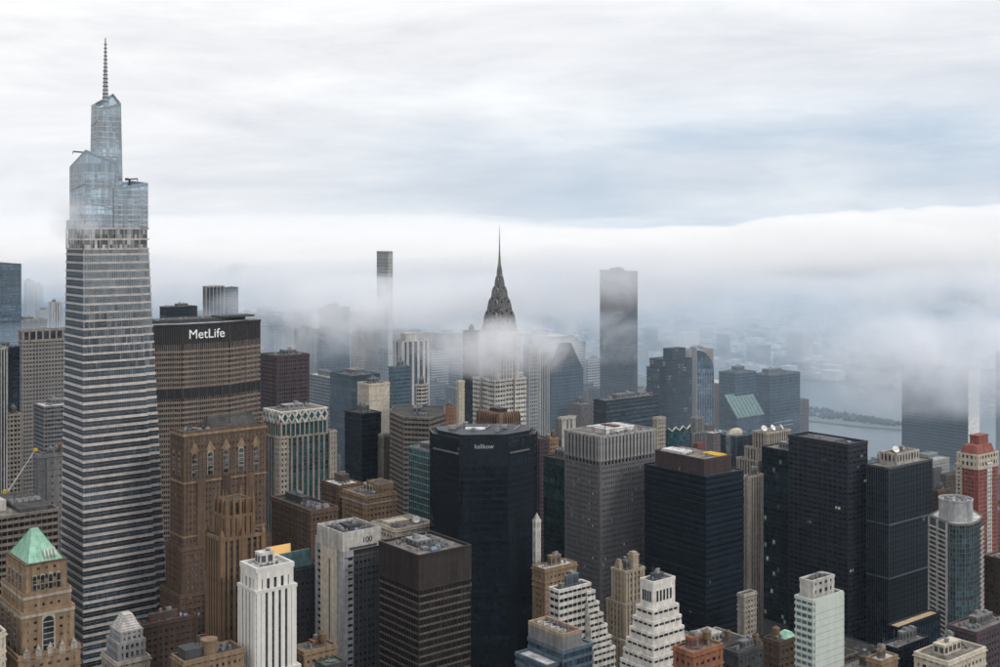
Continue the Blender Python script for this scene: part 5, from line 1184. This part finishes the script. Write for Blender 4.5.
# the low cloud bank: a closed rolling body of even density
def bank(name, label, x0, x1, y0, y1, nx, ny, top, bot, dens, vcol=(1, 1, 1), fr=.25):
    m = MB()
    V = {}
    for s in (0, 1):
        for j in range(ny+1):
            for i in range(nx+1):
                x = x0+(x1-x0)*i/nx; y = y0+(y1-y0)*(j/ny)**1.6 if y0 > 0 else y0+(y1-y0)*j/ny
                e = min(1, j/(ny*fr), (ny-j)/(ny*.1)); e = max(0, e); ex = min(1, i/(nx*.05), (nx-i)/(nx*.05)); k = (e*ex)**.6
                t, b_ = top(x, y), bot(x, y); t = max(t, b_+.5); mid = b_+(t-b_)*.35
                z = mid+(t-mid)*k if s else mid-(mid-b_)*k
                if s == 1 and k < 1e-4: V[(s, i, j)] = V[(0, i, j)]; continue
                V[(s, i, j)] = len(m.v); m.v.append((x, y, z))
    for s in (0, 1):
        for j in range(ny):
            for i in range(nx):
                q = [V[(s, i, j)], V[(s, i+1, j)], V[(s, i+1, j+1)], V[(s, i, j+1)]]
                if s == 0: q.reverse()
                m.f.append(tuple(q))
    vm, _, _ = volmat(name+'_vapour', dens, vcol, .0)
    o = m.build(name, vm); o['kind'] = 'stuff'; o['label'] = label; o['category'] = 'cloud'
    return o
def top1(x, y):
    px = CX+F*x/y
    base = 312+34*noise2(x/900, y/1400, 3)+20*noise2(x/260, y/420, 9)+7*noise2(x/95, y/160, 19)
    base += 85*max(0, min(1, (px-600)/330))*(.55+.9*noise2(x/420, y/900, 21))*max(0, min(1, (7000-y)/2500))
    return base
def bot1(x, y): return 120+60*noise2(x/800, y/900, 14)
bank('low_cloud_bank', 'long white rolling bank of low cloud lying over the far town', -5200, 5200, 3300, 12000, 320, 90, top1, bot1, BANK_D)

bank('mist_layer', 'pale mist filling the streets and river beyond the nearest towers', -5000, 5600, 1010, 11000, 90, 60, lambda x, y: 225+50*noise2(x/500, y/600, 33), lambda x, y: -3.5, MIST_D, (.66, .83, 1.0), .07)
bank('unseen_mist_for_reflections', 'unseen pale mist added behind the viewpoint for tower glass to reflect', -6000, 6000, -9000, -1200, 60, 30, lambda x, y: 215+45*noise2(x/700, y/800, 38), lambda x, y: -3.5, MIST_D*1.6)  # out of view, added so the upper tower glass reflects something pale
bank('thin_low_cloud', 'thin ragged veil of cloud hanging below the white bank', -4200, 4200, 2250, 9000, 120, 50, lambda x, y: 235+75*noise2(x/420, y/520, 51), lambda x, y: 165+110*noise2(x/380, y/500, 57), .0012, (.94, .95, .98))
bank('cloud_veil', 'soft pale veil of cloud above the white bank', -6000, 1200, 4200, 11000, 90, 40, lambda x, y: 395+40*noise2(x/900, y/900, 61)-80*max(0, (x+600)/1800), lambda x, y: 290, .00045)
def fog(name, label, c, r, dens, scale, thr, seed, det=4, rough=.62):
    """soft patch of drifting fog: an ellipsoid of uneven vapour"""
    m, nt, pv = volmat(name+'_vapour', None, (1, 1, 1), .0)
    t = N(nt, 'ShaderNodeTexCoord')
    ln = N(nt, 'ShaderNodeVectorMath', operation='LENGTH'); LK(nt, t.outputs['Object'], ln.inputs[0])
    fall = ramp(nt, ln.outputs['Value'], [(.25, 1.0), (.62, .55), (.97, 0.0)], 'EASE')
    mp = N(nt, 'ShaderNodeMapping'); mp.inputs['Scale'].default_value = tuple(q/scale for q in r); mp.inputs['Location'].default_value = (seed*3.7, seed*1.3, seed*7.1)
    LK(nt, t.outputs['Object'], mp.inputs[0])
    nz = N(nt, 'ShaderNodeTexNoise'); nz.inputs['Scale'].default_value = 1; nz.inputs['Detail'].default_value = det; nz.inputs['Roughness'].default_value = rough; nz.inputs['Distortion'].default_value = .5
    LK(nt, mp.outputs[0], nz.inputs['Vector'])
    den = ramp(nt, nz.outputs['Fac'], [(thr, 0.0), (thr+.2, 1.0)])
    LK(nt, math_(nt, 'MULTIPLY', math_(nt, 'MULTIPLY', fall, den), dens), pv.inputs['Density'])
    pv.inputs['Color'].default_value = (.94, .95, .98, 1)
    mb = MB(); mb.lathe(0, 0, [(math.sin(math.pi*i/8)*1.0+.001, -math.cos(math.pi*i/8)) for i in range(9)], 16)
    o = mb.build(name, m, loc=c); o.scale = r; o['kind'] = 'stuff'; o['label'] = label; o['category'] = 'fog'
    m.cycles.volume_step_rate = FOG_STEP
    return o
def fp(px, y, D): return (pxx(px, D), D, zat(y, D))
fog('fog_wisp', 'fog wrapped round the middle of the art deco spire tower', fp(497, 348, 905), (74, 42, 28), .055, 34, .38, 1, 7, .68)
fog('fog_wisp', 'thin fog curling past the crown of the tapering skyscraper', fp(75, 222, 684), (18, 14, 17), .075, 16, .38, 2, 6, .68)
fog('fog_patch', 'fog hiding the middle of the slender residential tower', fp(395, 303, 1560), (260, 110, 44), .034, 85, .42, 3, 7, .70)
fog('fog_patch', 'fog over the steel blue towers behind diamond crown tower', fp(325, 318, 1480), (180, 90, 66), .024, 60, .44, 4, 7, .70)
fog('fog_patch', 'cloud rolling over the top of the tall brown black slab', fp(625, 279, 1465), (240, 60, 46), .022, 70, .39, 5, 7, .70)
fog('fog_patch', 'fog wisp crossing the middle of the tall brown black slab', fp(590, 335, 1455), (200, 60, 42), .024, 60, .43, 6, 7, .70)
fog('fog_patch', 'fog cloud breaking over the top of the riverside glass slab', fp(940, 366, 1325), (170, 75, 70), .046, 55, .40, 7, 7, .70)
fog('fog_patch', 'fog drifting over the river beyond the riverside slab', fp(880, 345, 2000), (440, 160, 90), .012, 100, .45, 8, 7, .70)
fog('fog_patch', 'fog lying over the far bank behind the blue green slab', fp(720, 305, 2300), (560, 240, 70), .009, 110, .46, 9, 7, .70)
fog('fog_patch', 'fog behind the roof of the octagonal slab', fp(240, 285, 2300), (560, 260, 64), .015, 120, .45, 10, 7, .70)
fog('fog_patch', 'fog cloud lying over the river mouth beside the riverside slab', fp(1000, 310, 1900), (330, 140, 90), .018, 90, .43, 13, 7, .70)
fog('fog_patch', 'fog between the spire tower and the gabled dark tower', fp(470, 300, 1950), (420, 140, 60), .020, 100, .44, 12, 7, .70)
for i, (px_, y_, rx, rz_) in enumerate(((700, 246, 420, 48), (800, 240, 460, 60), (905, 236, 480, 74), (985, 238, 420, 80), (560, 250, 420, 40))):
    fog('cloud_puff', ['small', 'long', 'broad', 'tall', 'faint'][i]+' billowing puff on the crest of the low cloud bank', fp(px_, y_+8, 3050+60*i), (rx, 170, rz_), .008, 110, .42, 20+i, 7, .68).active_material.node_tree.nodes['Principled Volume'].inputs['Color'].default_value = (1, 1, 1, 1)
fog('steam_plume', 'small white steam plume rising beside the navy ribbed block', (STEAM_AT[0], STEAM_AT[1], STEAM_AT[2]+4), (5, 5, 15), .16, 7, .34, 11)
